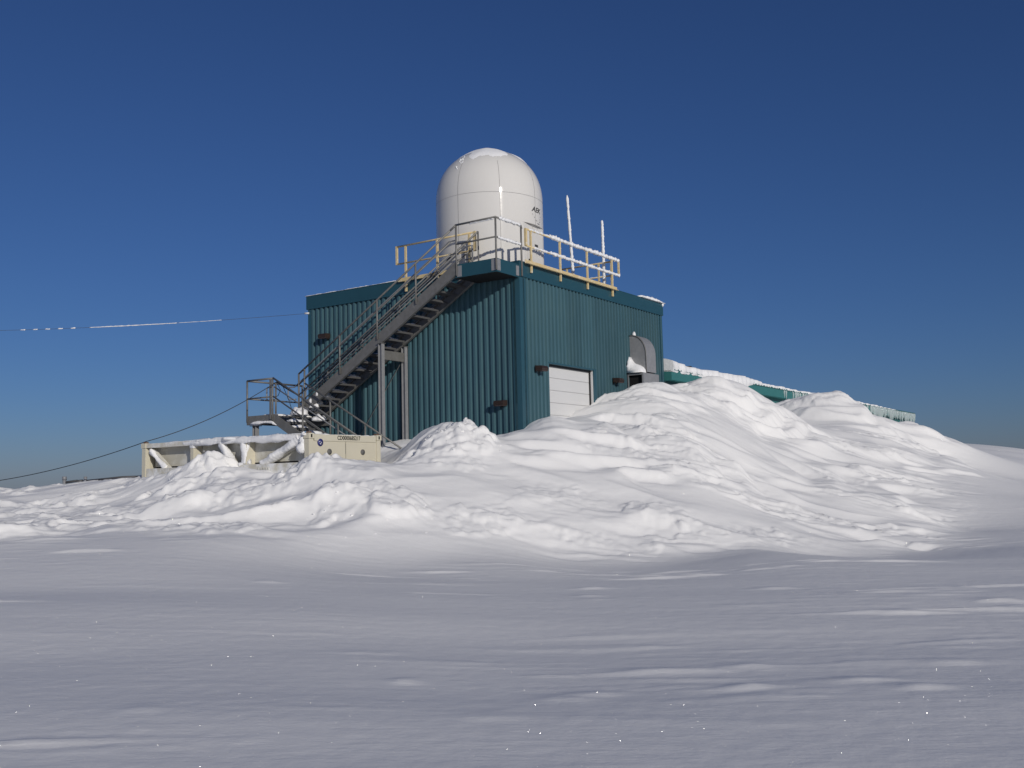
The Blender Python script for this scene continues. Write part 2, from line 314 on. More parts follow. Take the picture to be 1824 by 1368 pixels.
# the plain: long low undulations, shallow sastrugi lenses
pl = (1-mound)*near
u, v = wind(R(-2.5)); vv = v + .2*fbm(u/4, v/2, 300, 2)
e1 = fbm(u/3.2, vv/.55, 301, 3); e2 = fbm(u/1.4, vv/.20, 311, 3)
msk = sstep(-.05, .45, fbm(u/7, v/2.6, 320, 2))
Z = Z + pl*(.06*fbm(u/9, v/2.8, 330, 2) + .10*np.clip(e1-.22, 0, 1)*(.12+1.1*msk) + .018*np.clip(e2-.14, 0, 1)*msk)

# a few longer sastrugi lenses on the plain: gentle back, steeper face towards the south
for lx_, ly_, la, lb, lh in [(1.21,8.72,0.54,0.07,0.031),(2.00,8.85,0.25,0.07,0.025),(2.71,8.06,0.34,0.07,0.031),(2.99,7.70,0.22,0.07,0.031),(1.77,7.87,0.17,0.07,0.022),(0.57,7.81,0.22,0.07,0.019),(0.31,7.61,0.20,0.07,0.019),(-0.93,8.31,0.14,0.07,0.022),(1.09,14.79,0.25,0.07,0.025),(0.98,13.82,0.20,0.07,0.019),(-4.86,20.06,0.48,0.07,0.037),(-3.54,14.63,0.21,0.07,0.019),(-7.70,18.91,0.54,0.07,0.037),(-8.32,18.22,0.52,0.07,0.031),(-1.32,17.09,0.57,0.07,0.031),(2.66,17.29,0.49,0.07,0.031),(-0.21,6.87,0.20,0.07,0.012),(5.80,12.34,0.29,0.07,0.025),(-2.60,7.10,0.20,0.07,0.012),(3.55,14.09,0.30,0.07,0.025),(-4.27,21.56,0.41,0.07,0.031),(-1.45,9.74,0.42,0.07,0.012),(1.04,10.72,0.81,0.08,0.012),(3.71,8.78,0.25,0.07,0.019)]:
    du = (XX-lx_) + .10*(YY-ly_); dv = (YY-ly_) + .05*np.sin(XX*3.1)*lb*4
    q_ = np.exp(-(du/la)**2); sh = np.where(dv < 0, np.exp(-(dv/lb)**2), np.exp(-(dv/(2.6*lb))**2))
    Z = Z + lh*q_*sh*(1 + .25*gnoise(XX/.5, YY/.12, 900))
# broken blocks shovelled and ploughed on to the drift
HEAP = [  # x, y, spread x, spread y, blocks, size, height
 (-7.5, 24.35, .55, .35, 22, .42, 1.05), (-6.8, 24.2, .6, .3, 14, .34, .6), (-7.3, 23.2, .7, .5, 24, .36, .36), (-6.7, 21.9, .95, .55, 30, .34, .26), (-6.1, 21.3, .6, .35, 12, .3, .18), (-9.8, 19.9, .8, .5, 22, .36, .26), (-10.4, 22.6, .8, .5, 20, .34, .22),
 (-8.3, 21.7, .6, .4, 14, .34, .22), (-6.8, 19.9, .9, .5, 18, .34, .22), (-5.3, 18.8, .8, .35, 16, .34, .24), (-6.5, 18.9, .7, .3, 12, .30, .18), (-4.55, 22.1, .55, .35, 22, .24, .22), (-4.0, 21.6, .8, .35, 14, .24, .15),
 (-1.45, 23.6, .8, .45, 30, .30, .24), (-1.0, 24.0, .45, .3, 16, .26, .24), (-1.6, 22.7, .9, .35, 16, .24, .14), (-2.75, 20.1, .85, .45, 12, .55, .26), (-3.5, 20.6, .5, .3, 8, .40, .20), (-.35, 20.4, .5, .3, 14, .28, .22), (-1.15, 20.0, .45, .25, 10, .24, .16),
 (3.05, 21.4, .6, .4, 12, .36, .26), (3.5, 25.8, .4, .3, 10, .26, .16), (4.2, 24.3, 1.1, .5, 16, .36, .20), (2.4, 24.4, .8, .4, 10, .26, .13), (6.1, 29.9, .8, .5, 14, .26, .14), (8.6, 27.4, .6, .4, 8, .28, .14), (14.0, 34.2, .5, .5, 10, .40, .26), (7.6, 23.2, .8, .3, 8, .24, .12), (5.4, 21.3, .8, .3, 8, .26, .12),
 (-13.6, 27.4, .7, .4, 12, .30, .24), (-11.4, 24.2, 1.0, .5, 14, .30, .18), (-12.4, 21.2, 1.0, .6, 14, .34, .2), (-9.0, 25.2, .9, .4, 12, .26, .16), (1.5, 20.4, .7, .25, 8, .24, .12), (.9, 21.8, .8, .4, 8, .3, .12)]
KEEP = {(-7.5, 24.35), (-6.8, 24.2), (-1.45, 23.6), (-1.0, 24.0), (-4.55, 22.1), (-2.75, 20.1)}
rs_ = np.random.RandomState(11)
for hx, hy, ax_, ay_, nb, sz, hh in HEAP:
    i0, i1 = np.searchsorted(gx, [hx-3*ax_-.8, hx+3*ax_+.8]); j0, j1 = np.searchsorted(gy, [hy-3*ay_-.8, hy+3*ay_+.8])
    x = XX[j0:j1, i0:i1]; y = YY[j0:j1, i0:i1]; big = (hx, hy) in KEEP; hh = hh*(.56 if big else .26); nb = int(nb*(1.2 if big else .7)); sz = sz*(.9 if big else 1.0)
    wx = x + .07*fbm(x/.33, y/.33, 400, 3); wy = y + .07*fbm(x/.33, y/.33, 410, 3)
    base = np.exp(-((x-hx)/ax_/1.2)**2 - ((y-hy)/ay_/1.2)**2)
    add = hh*.55*base*(1 + .8*fbm(x/.5, y/.4, 420, 3))
    for k in range(nb):
        bx = hx + rs_.normal()*ax_*.62; by = hy + rs_.normal()*ay_*.62; a = rs_.uniform(0, math.pi); s = sz*rs_.uniform(.45, 1.15); h = min(hh*rs_.uniform(.35, 1.0), .5*s)
        c, sn = math.cos(a), math.sin(a); p = ((wx-bx)*c + (wy-by)*sn)/s; q = (-(wx-bx)*sn + (wy-by)*c)/(s*rs_.uniform(.5, .9))
        d = (np.abs(p)**3.2 + np.abs(q)**3.2)**(1/3.2)
        blk = (h*(1 + rs_.uniform(-.5, .5)*p + rs_.uniform(-.5, .5)*q))*sstep(1.18, .62, d)
        add = np.maximum(add, blk + .35*add*sstep(1.2, .7, d))
    rough = (.022*fbm(x/.17, y/.17, 430, 3) + .04*np.abs(fbm(x/.45, y/.3, 433, 3)))*np.clip(add/hh*2, 0, 1)
    Z[j0:j1, i0:i1] += (add + rough)
# wind scoops beside the walls and below the stair
def scoop(x0, y0, sx, sy, dz):
    global Z
    Z = Z - dz*np.exp(-((XX-x0)/sx)**2 - ((YY-y0)/sy)**2)
Z = Z + near*.004*fbm(XX/.16, YY/.16, 440, 2)*(rad < 40)

def sheet(name, X, Y, Zz, m):
    ny, nx = X.shape; me = bpy.data.meshes.new(name)
    me.vertices.add(nx*ny); me.vertices.foreach_set('co', np.stack([X, Y, Zz], -1).astype(np.float32).ravel())
    idx = np.arange(nx*ny, dtype=np.int32).reshape(ny, nx)
    q = np.stack([idx[:-1, :-1], idx[:-1, 1:], idx[1:, 1:], idx[1:, :-1]], -1).reshape(-1, 4)
    nf = len(q); me.loops.add(nf*4); me.loops.foreach_set('vertex_index', q.ravel())
    me.polygons.add(nf); me.polygons.foreach_set('loop_start', np.arange(nf, dtype=np.int32)*4)
    me.polygons.foreach_set('use_smooth', np.ones(nf, bool)); me.update(calc_edges=True); me.materials.append(m)
    o = bpy.data.objects.new(name, me); col.objects.link(o); return o
ground = tag(sheet('snow_ground', XX, YY, Z, M['snow']), 'wind-packed white snow, a tall drift rising from a flat plain', None, None, 'structure')

# crumbs of crust broken off the drift
def ground_z(x, y):
    i = int(np.clip(np.searchsorted(gx, x), 1, len(gx)-1)); j = int(np.clip(np.searchsorted(gy, y), 1, len(gy)-1)); return float(Z[j, i])
_cr = np.random.RandomState(77); _v = []; _f = []
_tet = np.array([(1, 1, 1), (-1, -1, 1), (-1, 1, -1), (1, -1, -1), (.9, -.8, .7), (-.8, .9, .8)], float)
_fc = [(0, 4, 3), (0, 3, 2), (0, 2, 5), (0, 5, 4), (1, 4, 5), (1, 3, 4), (1, 2, 3), (1, 5, 2)]
_heaps = [h for h in HEAP if h[:2] in KEEP]
for k in range(130):
    hx, hy, ax_, ay_ = _heaps[_cr.randint(len(_heaps))][:4]
    x = hx + _cr.normal()*ax_*.9; y = hy + _cr.normal()*ay_*.9 - .1
    s = .010 + .018*_cr.uniform(0, 1)**3
    q = _tet*_cr.uniform(.55, 1.2, (6, 3))*s*np.array([1.2, 1.2, .75]); a = _cr.uniform(0, 6.28); c, sn = math.cos(a), math.sin(a)
    q = np.c_[q[:, 0]*c - q[:, 1]*sn, q[:, 0]*sn + q[:, 1]*c, q[:, 2]]
    n0 = len(_v); _v += [(x+p[0], y+p[1], ground_z(x, y)+p[2]+s*.25) for p in q]; _f += [tuple(i+n0 for i in t) for t in _fc]
_me = bpy.data.meshes.new('snow_crumbs'); _me.from_pydata(_v, [], _f); _me.materials.append(M['snow_lump']); _me.update()
crumbs = bpy.data.objects.new('snow_crumbs', _me); col.objects.link(crumbs)
tag(crumbs, 'small broken crumbs of snow crust scattered over the drift', None, None, 'stuff')

# ------------------------------------------------------------------ the teal building
LY, LX = 7.642, 8.443                 # left wall length (local y), right wall length (local x)
ZF0, ZF1 = 7.043, 7.437               # parapet fascia
bld = thing('weather_building', 'tall teal ribbed-metal building with the white dome on its roof', 'building', (0, 0, 0))
RIB = .050
def rib_profile(s0, s1, pitch):
    """(s, out) points of the ribbed sheet between s0 and s1"""
    pts = []; k0 = int(math.floor(s0/pitch)) - 1; k1 = int(math.ceil(s1/pitch)) + 1
    raw = []
    for k in range(k0, k1+1):
        for t, o in ((0, 0), (.46, 0), (.53, RIB), (.90, RIB), (.97, 0)): raw.append(((k+t)*pitch, o))
    def at(s):
        for (a, oa), (b, ob) in zip(raw, raw[1:]):
            if a <= s <= b: return oa + (ob-oa)*(s-a)/max(b-a, 1e-9)
        return 0
    return [(s0, at(s0))] + [p for p in raw if s0+1e-4 < p[0] < s1-1e-4] + [(s1, at(s1))]
def siding(wall, s0, s1, z0, z1, pitch, parent, rev=False):
    pr = rib_profile(s0, s1, pitch); n = len(pr); vs = []
    for z in (z0, z1):
        for s, o in pr: vs.append((-o, s, z) if wall == 'left' else (s, -o, z))
    fs = [(i, i+1, n+i+1, n+i) for i in range(n-1)]
    me = bpy.data.meshes.new('siding_panel'); O = ORG[bld.name]
    me.from_pydata([Vector(v)-O for v in vs], [], fs if wall != 'left' else [f[::-1] for f in fs]); me.materials.append(M['siding']); me.update()
    o = bpy.data.objects.new('siding_panel', me); col.objects.link(o); o.parent = parent; return o
PL = .1885; PR = .1876
DX0, DX1, DZ1, DZ0 = 1.30, 3.755, 4.852, 1.9      # overhead door opening
s = .02
while s < LY - .05:
    e = min(s + 4*PL, LY - .02); siding('left', s, e, .6, ZF0+.02, PL, bld); s = e
s = .10
while s < LX - .05:
    e = min(s + 4*PR, LX - .02)
    cuts = [s] + [c for c in (DX0, DX1) if s < c < e] + [e]
    for a, b in zip(cuts, cuts[1:]):
        siding('right', a, b, (DZ1 if DX0-.01 <= a and b <= DX1+.01 else .6), ZF0+.02, PR, bld)
    s = e
# the two far walls, roof and parapet
MB().box((LX-.03, .02, .6), (LX, LY-.02, ZF0)).build('back_wall', M['siding'], bld)
MB().box((.02, LY-.03, .6), (LX-.04, LY, ZF0)).build('back_wall', M['siding'], bld)
MB().box((.02, .02, 7.24), (LX-.02, LY-.02, 7.30)).build('roof_deck', M['galv'], bld)
for a, b in (((-.075, -.075, ZF0), (.06, LY+.075, ZF1)), ((.062, -.075, ZF0+.001), (LX+.075, .06, ZF1-.001)), ((LX-.06, .062, ZF0+.002), (LX+.075, LY+.075, ZF1-.003)), ((.062, LY-.06, ZF0+.002), (LX-.062, LY+.075, ZF1-.003))):
    MB().box(a, b).build('parapet_fascia', M['fascia'], bld)
MB().box((-.083, -.083, ZF1+.002), (.07, LY+.083, ZF1+.017)).build('parapet_cap', M['trim'], bld)
MB().box((.073, -.083, ZF1+.002), (LX+.083, .07, ZF1+.017)).build('parapet_cap', M['trim'], bld)
MB().box((-.05, -.05, .6), (.012, .20, ZF0-.003)).build('corner_trim', M['trim'], bld)
MB().box((.014, -.05, .6), (.24, .010, ZF0-.003)).build('corner_trim', M['trim'], bld)
MB().box((-.045, LY-.10, .6), (.03, LY+.03, ZF0-.003)).build('corner_trim', M['trim'], bld)
MB().box((LX-.12, -.045, .6), (LX+.03, .03, ZF0-.003)).build('corner_trim', M['trim'], bld)
# overhead door
door = MB().box((DX0+.01, .118, DZ0), (DX1-.01, .18, DZ1-.01)).build('overhead_door', M['door'], bld)
zt = DZ1 - .02; k = 0
while zt > DZ0:
    zb = zt - (.34 if k else .33)
    MB().prism([(.095, zb+.004), (.116, zb+.004), (.116, zt-.004), (.106, zt-.004), (.095, zt-.014)], 0, DX0+.03, DX1-.06).build('door_panel', M['door'], door); zt = zb; k += 1
MB().box((DX1-.055, .06, DZ0), (DX1-.012, .115, DZ1-.05)).build('door_track', M['black'], door)
MB().box((DX0, .0, DZ0), (DX0+.018, .20, DZ1)).build('door_jamb', M['trim'], bld)
MB().box((DX1-.010, -.01, DZ0), (DX1+.0, .20, DZ1)).build('door_jamb', M['door'], bld)
MB().box((DX1+.002, -.055, DZ0), (DX1+.13, .0, DZ1+.03)).build('door_jamb', M['trim'], bld)
MB().box((DX0-.03, -.058, DZ1), (DX1+.14, .19, DZ1+.045)).build('door_lintel', M['trim'], bld)
MB().box((DX0+.02, .05, DZ1-.055), (DX1-.02, .116, DZ1-.004)).build('door_seal', M['black'], bld)
MB().box((.01, .185, .6), (LX-.1, .24, ZF0)).build('inner_wall', M['dark'], bld)

# ------------------------------------------------------------------ white radome on the roof
RC = (1.64, 2.04); RR = 1.545; RZ0, RZS, RZC = 7.30, 9.62, 8.84
VA = R(-144.98)                       # direction from the dome to the south side (where the stair is)
rad_o = thing('radome', 'white cylindrical radome with rounded top on the teal roof', 'radome', (RC[0], RC[1], RZ0))
SEAM0 = VA + math.asin(.19)
DOORA = VA + R(57); DH = R(20)
def rrad(t, z):
    if z > RZC: return RR
    d = (t - DOORA + math.pi) % (2*math.pi) - math.pi
    return RR*math.cos(DH)/math.cos(d) if abs(d) < DH else RR
def rp(t, r, z): return (RC[0] + r*math.cos(t), RC[1] + r*math.sin(t), z)
NP = 8
def shell(t0, t1, zs, rf, n=24):
    b = MB(); g = .0035; vs = []
    for z in zs:
        for i in range(n+1):
            t = t0 + g + (t1-t0-2*g)*i/n; vs.append(rp(t, rf(t, z), z))
    w_ = n+1
    b.add(vs, [(j*w_+i, j*w_+i+1, (j+1)*w_+i+1, (j+1)*w_+i) for j in range(len(zs)-1) for i in range(n)]); return b
DB = 1.60; DP = 2.4
def drad(t, z):
    q = min(1, max(0, (z-RZS)/DB)); return RR*max(0.0, 1-q**DP)**.5
def outward(o):
    me = o.data; ctr = Vector((0, 0, 1.6))
    flips = [p.index for p in me.polygons if p.normal.dot((p.center - ctr)) < 0]
    if len(flips) > len(me.polygons)//2: me.flip_normals()
for k in range(NP):
    t0 = SEAM0 + k*2*math.pi/NP; t1 = SEAM0 + (k+1)*2*math.pi/NP
    for nm, zs, rf in (('wall_panel', [RZ0, RZ0+.5, RZ0+1.0, RZC-.001], rrad), ('wall_panel', [RZC+.0, RZC+.3, RZS-.004], lambda t, z: RR)):
        o = shell(t0, t1, zs, rf).build(nm, M['radome'], rad_o, True); outward(o)
    zz = [RZS+.004 + DB*.9975*math.sin(math.pi/2*i/30)**.9 for i in range(31)]
    o = shell(t0, t1, zz, drad).build('dome_panel', M['radome'], rad_o, True); outward(o)
# liner just behind the joints
b = MB(); n = 96; vs = []; zs = [RZ0, RZC-.02, RZC+.02, RZS] + [RZS + DB*.99*math.sin(math.pi/2*i/20) for i in range(1, 20)]
for z in zs:
    for i in range(n):
        t = 2*math.pi*i/n; rr_ = (rrad(t, z) if z < RZC else (drad(t, z) if z > RZS else RR)) - .012; vs.append(rp(t, rr_, z))
b.add(vs, [(j*n+i, j*n+(i+1) % n, (j+1)*n+(i+1) % n, (j+1)*n+i) for j in range(len(zs)-1) for i in range(n)])
b.build('liner', M['radome_seam'], rad_o, True)
# soffit over the flat door bay
b = MB(); n = 16; A = [DOORA - DH + 2*DH*i/n for i in range(n+1)]
b.add([rp(t, RR-.001, RZC-.003) for t in A] + [rp(t, RR*math.cos(DH)/math.cos(t-DOORA)-.002, RZC-.003) for t in A], [(i, i+1, n+1+i+1, n+1+i) for i in range(n)])
b.build('door_bay_soffit', M['radome'], rad_o)
def bay(uu, out, z):   # point on the flat bay: uu sideways (+ = clockwise seen from above side), out of the face
    r_ = RR*math.cos(DH) + out; return (RC[0] + r_*math.cos(DOORA) - uu*math.sin(DOORA), RC[1] + r_*math.sin(DOORA) + uu*math.cos(DOORA), z)
def bayquad(u0, u1, z0, z1, o0, o1):
    c = [bay(a, o, z) for o in (o0, o1) for a, z in ((u0, z0), (u1, z0), (u1, z1), (u0, z1))]
    return MB().add(c, [(0, 1, 2, 3), (7, 6, 5, 4), (0, 4, 5, 1), (1, 5, 6, 2), (2, 6, 7, 3), (3, 7, 4, 0)])
bd = bayquad(-.36, .40, 7.36, 8.62, .003, .022).build('access_door', M['radome'], rad_o)
bayquad(-.33, -.24, 7.78, 7.83, .023, .06).build('handle', M['black'], bd)
bayquad(.30, .36, 7.55, 7.60, .023, .05).build('handle', M['black'], bd)
pq = bayquad(.02, .20, 8.24, 8.31, .023, .026).build('printed_notice', M['print'], bd)
for z_ in (8.20, 8.16, 8.12): bayquad(.06, .18, z_, z_+.018, .023, .026).build('printed_line', M['print_grey'], pq)
# maker's emblem: slanting black letters over a hatched wedge
ea = VA + math.asin(.85); er = RR + .004
def ept(uu, vv):  # wraps on to the cylinder
    t = ea + uu/RR; return rp(t, er, 9.24 + vv)
tm = text_mesh('AEK', .20, M['print'], shear=.3, extrude=0, bold=.006)
me = bpy.data.meshes.new('emblem_lettering'); O = ORG[rad_o.name]
me.from_pydata([Vector(ept(v.co.x*1.25, v.co.y*1.0+.03)) - O for v in tm.vertices], [], [tuple(p.vertices) for p in tm.polygons]); me.materials.append(M['print']); me.update()
eo = bpy.data.objects.new('emblem_lettering', me); col.objects.link(eo); eo.parent = rad_o
for i in range(5):
    v0 = -.10 - .075*i; h_ = .035; l0 = -.22 + .085*i; l1 = .27 - .012*i if i < 3 else .25 - .06*(i-2)
    MB().add([ept(l0, v0), ept(l1, v0), ept(l1-.02, v0-h_), ept(l0+.035, v0-h_)], [(0, 1, 2, 3)]).build('emblem_bar', M['print_grey'] if i != 4 else M['print'], eo)

# ------------------------------------------------------------------ steel stair
stair = thing('steel_staircase', 'grey steel staircase climbing the left wall from a half-landing to the roof', 'staircase', (-1.1, 6.7, 1.6))
SLP = .595
def zt_(y): return 6.597 - SLP*(y-2.537)            # foot of the rail posts on the upper flight
XO, XI = -1.10, -.14
# upper landing
PX, PY0, PY1 = -1.07, -.05, 1.27
plat = MB().box((PX+.03, PY0+.03, 7.27), (-.08, PY1, 7.335)).build('landing_deck', M['steel_dark'], stair)
MB().box((PX-.005, PY0, 7.005), (PX+.03, PY1, 7.352)).build('landing_fascia', M['fascia'], plat)
MB().box((PX+.032, PY0, 7.006), (-.078, PY0+.03, 7.351)).build('landing_fascia', M['fascia'], plat)
for y_ in (.35, .75, 1.1): MB().box((PX+.035, y_, 7.08), (-.08, y_+.05, 7.268)).build('joist', M['steel_dark'], plat)
MB().box((PX+.032, PY0+.032, 7.012), (-.08, PY1-.002, 7.03)).build('soffit_sheet', M['dark'], plat)
def plate(a, b): MB().box(a, b).build('bracket_plate', M['galv'], plat)
plate((PX-.016, -.03, 7.04), (PX-.006, .11, 7.33)); plate((PX-.002, PY0-.012, 7.04), (PX+.15, PY0-.001, 7.33)); plate((PX-.016, 1.06, 7.02), (PX-.006, 1.20, 7.31)); plate((-.20, PY0-.012, 7.04), (-.06, PY0-.001, 7.30))
pr_ = .026
def post(p, z0, z1, parent=stair, m=None, r=pr_): return MB().tube([(p[0], p[1], z0), (p[0], p[1], z1)], r, 8).build('post', m or M['steel'], parent, True)
for p in ((PX-.035, -.06), (PX-.035, 1.20), (.02, -.09)): post(p, 7.05, 8.385)
RT = 8.39
MB().tube([(PX-.035, 1.22, RT), (PX-.035, -.06, RT+.01), (.02, -.09, RT), (.05, -.09, RT-.08)], .027, 8).build('top_rail', M['steel'], stair, True)
MB().tube([(PX-.035, 1.20, 7.88), (PX-.035, -.06, 7.89), (.02, -.09, 7.88)], .023, 8).build('mid_rail', M['steel'], stair, True)
frost([(PX+.10, -.07, RT+.012), (-.05, -.09, RT+.012)], .036, 3).build('rime', M['frost'], stair, True)
frost([(PX+.05, -.065, 7.89), (-.02, -.09, 7.885)], .031, 4).build('rime', M['frost'], stair, True)
frost([(PX-.035, .75, RT-.035), (PX-.035, .0, RT-.03)], .016, 5).build('rime', M['frost'], stair, True)
# upper flight
YT, YB = 1.24, 7.15
def stringer(x, face):
    b = MB(); zt0, zt1 = zt_(YT)+.04, zt_(YB)+.04; d = .33
    b.add([(x-.006, YT, zt0), (x+.006, YT, zt0), (x-.006, YB, zt1), (x+.006, YB, zt1), (x-.006, YT, zt0-d), (x+.006, YT, zt0-d), (x-.006, YB, zt1-d), (x+.006, YB, zt1-d)],
          [(0,1,3,2), (4,6,7,5), (0,2,6,4), (1,5,7,3), (0,4,5,1), (2,3,7,6)])
    for off in (-.012, -d+.012):   # flanges
        b.beam((x+face*.04, YT, zt0+off), (x+face*.04, YB, zt1+off), .075, .02)
    return b.build('stringer', M['steel'], stair)
stringer(XO, 1); stringer(XI, -1)
NT = 20; rise = (7.335-3.68)/NT
tm0 = MB(); tm0.box((XO+.085, -.14, -.028), (XI-.085, .135, -.006)); tm0.box((XO+.085, -.165, -.055), (XI-.085, -.142, -.002)); tm0.box((XO+.085, .137, -.055), (XI-.085, .150, -.003))
tread_me = tm0.mesh('tread', M['steel_dark'])
nose = MB(); nose.box((XO+.083, .151, -.045), (XI-.083, .170, .004)); nose_me = nose.mesh('nosing', M['galv'])
base = Vector((-1.1, 6.7, 1.6)); treads = []
for i in range(1, NT):
    z = 7.335 - rise*i; y = 2.537 + (6.597 - (z+.10))/SLP
    t = inst('tread', tread_me, stair, Vector((0, y, z)) - base); treads.append((y, z))
    n_ = inst('nosing', nose_me, t, (0, 0, 0))
for y in (2.55, 3.93, 5.33, 6.72):
    MB().tube([(XO-.035, y, zt_(y)-.12), (XO-.035, y, zt_(y)+.965)], pr_, 8).build('post', M['steel'], stair, True)
    MB().tube([(XI-.05, y, zt_(y)-.05), (XI-.05, y, zt_(y)+.965)], pr_, 8).build('post', M['steel'], stair, True)
yb, yt = 6.95, 1.36
for x, nm in ((XO-.035, 'outer'), (XI-.05, 'inner')):
    MB().tube([(x, yb, zt_(yb)+.97), (x, yt if nm == 'outer' else 1.15, zt_(yt if nm == 'outer' else 1.15)+(.97))], .027, 8).build('top_rail', M['steel'], stair, True)
    for h_ in (.66, .36, .10):
        MB().tube([(x, yb, zt_(yb)+h_), (x, yt, zt_(yt)+h_)], .021 if h_ > .2 else .018, 8).build('mid_rail', M['steel'], stair, True)
for x in (XO-.035, XI-.05): MB().tube([(x, yb, zt_(yb)-.1), (x, yb, zt_(yb)+.97)], pr_, 8).build('post', M['steel'], stair, True)
MB().tube([(XO-.035, yt, zt_(yt)+.97), (PX-.035, 1.20, RT)], .027, 8).build('top_rail', M['steel'], stair, True)
# wall-side and outer hand rails on brackets, with returned ends
for x in (XI-.16, XO+.09):
    h = .80; y0, y1 = 1.5, 7.25
    MB().tube([(x, y0-.02, zt_(y0)+h-.36), (x, y0-.20, zt_(y0)+h-.34), (x, y0-.24, zt_(y0)+h-.28), (x, y0-.24, zt_(y0)+h-.06), (x, y0-.20, zt_(y0)+h), (x, y0, zt_(y0)+h), (x, y1, zt_(y1)+h), (x, y1+.22, zt_(y1)+h), (x, y1+.27, zt_(y1)+h-.05), (x, y1+.27, zt_(y1)+h-.32), (x, y1+.22, zt_(y1)+h-.36), (x, y1-.05, zt_(y1)+h-.36)], .019, 8).build('hand_rail', M['galv'], stair, True)
# gate leaf at the head of the flight
MB().tube([(XI-.05, 1.15, zt_(1.15)+.97), (XI-.05, 1.15, zt_(1.15)+.10), (XI-.05, 1.75, zt_(1.75)+.0)], .023, 8).build('end_frame', M['steel'], stair, True)
MB().tube([(XI-.05, 1.35, 7.32), (XI-.05, 1.35, 8.05)], .024, 8).build('post', M['steel'], stair, True)
# columns under the upper flight
for x in (XO+.01, XI+.02):
    zc = zt_(3.83)-.30
    b = MB(); b.box((x-.06, 3.765, .8), (x+.06, 3.778, zc)); b.box((x-.06, 3.882, .8), (x+.06, 3.895, zc)); b.box((x-.006, 3.7785, .8), (x+.006, 3.8815, zc))
    c_ = b.build('column', M['galv'], stair)
    MB().box((x-.09, 3.74, zc+.002), (x+.09, 3.92, zc+.016)).build('cap_plate', M['steel'], c_)
MB().box((XO+.075, 3.79, 5.10), (XI-.045, 3.87, 5.35)).build('cross_beam', M['steel'], stair)
MB().tube([(XI-.02, 3.95, 5.05), (XI-.02, 5.5, 3.1)], .009, 6).build('brace_rod', M['steel'], stair)
# half-landing
HX0, HX1, HY0, HY1, HZ = -2.33, -.12, 6.68, 7.78, 3.68
hl = MB().box((HX0+.02, HY0, HZ-.04), (HX1, HY1-.02, HZ)).build('half_landing_deck', M['steel_dark'], stair)
def chan(a, b): return MB().box(a, b).build('edge_beam', M['steel'], hl)
chan((HX0-.01, HY0-.02, HZ-.205), (HX0+.018, HY1, HZ+.03)); chan((HX0+.02, HY1-.018, HZ-.204), (HX1, HY1+.01, HZ+.029)); chan((HX1+.002, HY0, HZ-.205), (HX1+.03, HY1, HZ+.03))
MB().box((HX0-.01, HY0, HZ-.222), (HX0+.07, HY1, HZ-.207)).build('flange', M['steel'], hl)
b = MB(); cx_, cy_ = -2.24, 7.52; b.box((cx_-.07, cy_-.06, .8), (cx_+.07, cy_-.048, HZ-.26)); b.box((cx_-.07, cy_+.048, .8), (cx_+.07, cy_+.06, HZ-.26)); b.box((cx_-.006, cy_-.0475, .8), (cx_+.006, cy_+.0475, HZ-.26))
c_ = b.build('column', M['galv'], stair); MB().box((cx_-.12, cy_-.12, HZ-.258), (cx_+.12, cy_+.12, HZ-.24)).build('cap_plate', M['steel_dark'], c_)
b = MB(); cx_, cy_ = -.5, 7.5; b.box((cx_-.06, cy_-.06, .8), (cx_+.06, cy_+.06, HZ-.21)); b.build('column', M['galv'], stair)
RZ = HZ + 1.03
for p in ((HX0-.02, HY1-.03), (HX0-.02, HY0+.04), (HX1-.1, HY1-.03), ((HX0+HX1)/2-.05, HY1-.03)): post(p, HZ-.15, RZ)
MB().box((HX0-.055, HY0+.075, HZ-.1), (HX0-.03, HY0+.13, RZ-.02)).build('post', M['steel'], stair)
MB().tube([(HX0-.02, HY0+.02, RZ), (HX0-.02, HY1-.03, RZ)], .027, 8).build('top_rail', M['steel'], stair, True)
MB().tube([(HX0-.02, HY1-.03, RZ), (HX1-.1, HY1-.03, RZ)], .027, 8).build('top_rail', M['steel'], stair, True)
MB().tube([(HX0-.02, HY0+.04, HZ+.52), (HX0-.02, HY1-.03, HZ+.52)], .022, 8).build('mid_rail', M['steel'], stair, True)
MB().tube([(HX0-.02, HY1-.03, HZ+.52), (HX1-.1, HY1-.03, HZ+.52)], .022, 8).build('mid_rail', M['steel'], stair, True)
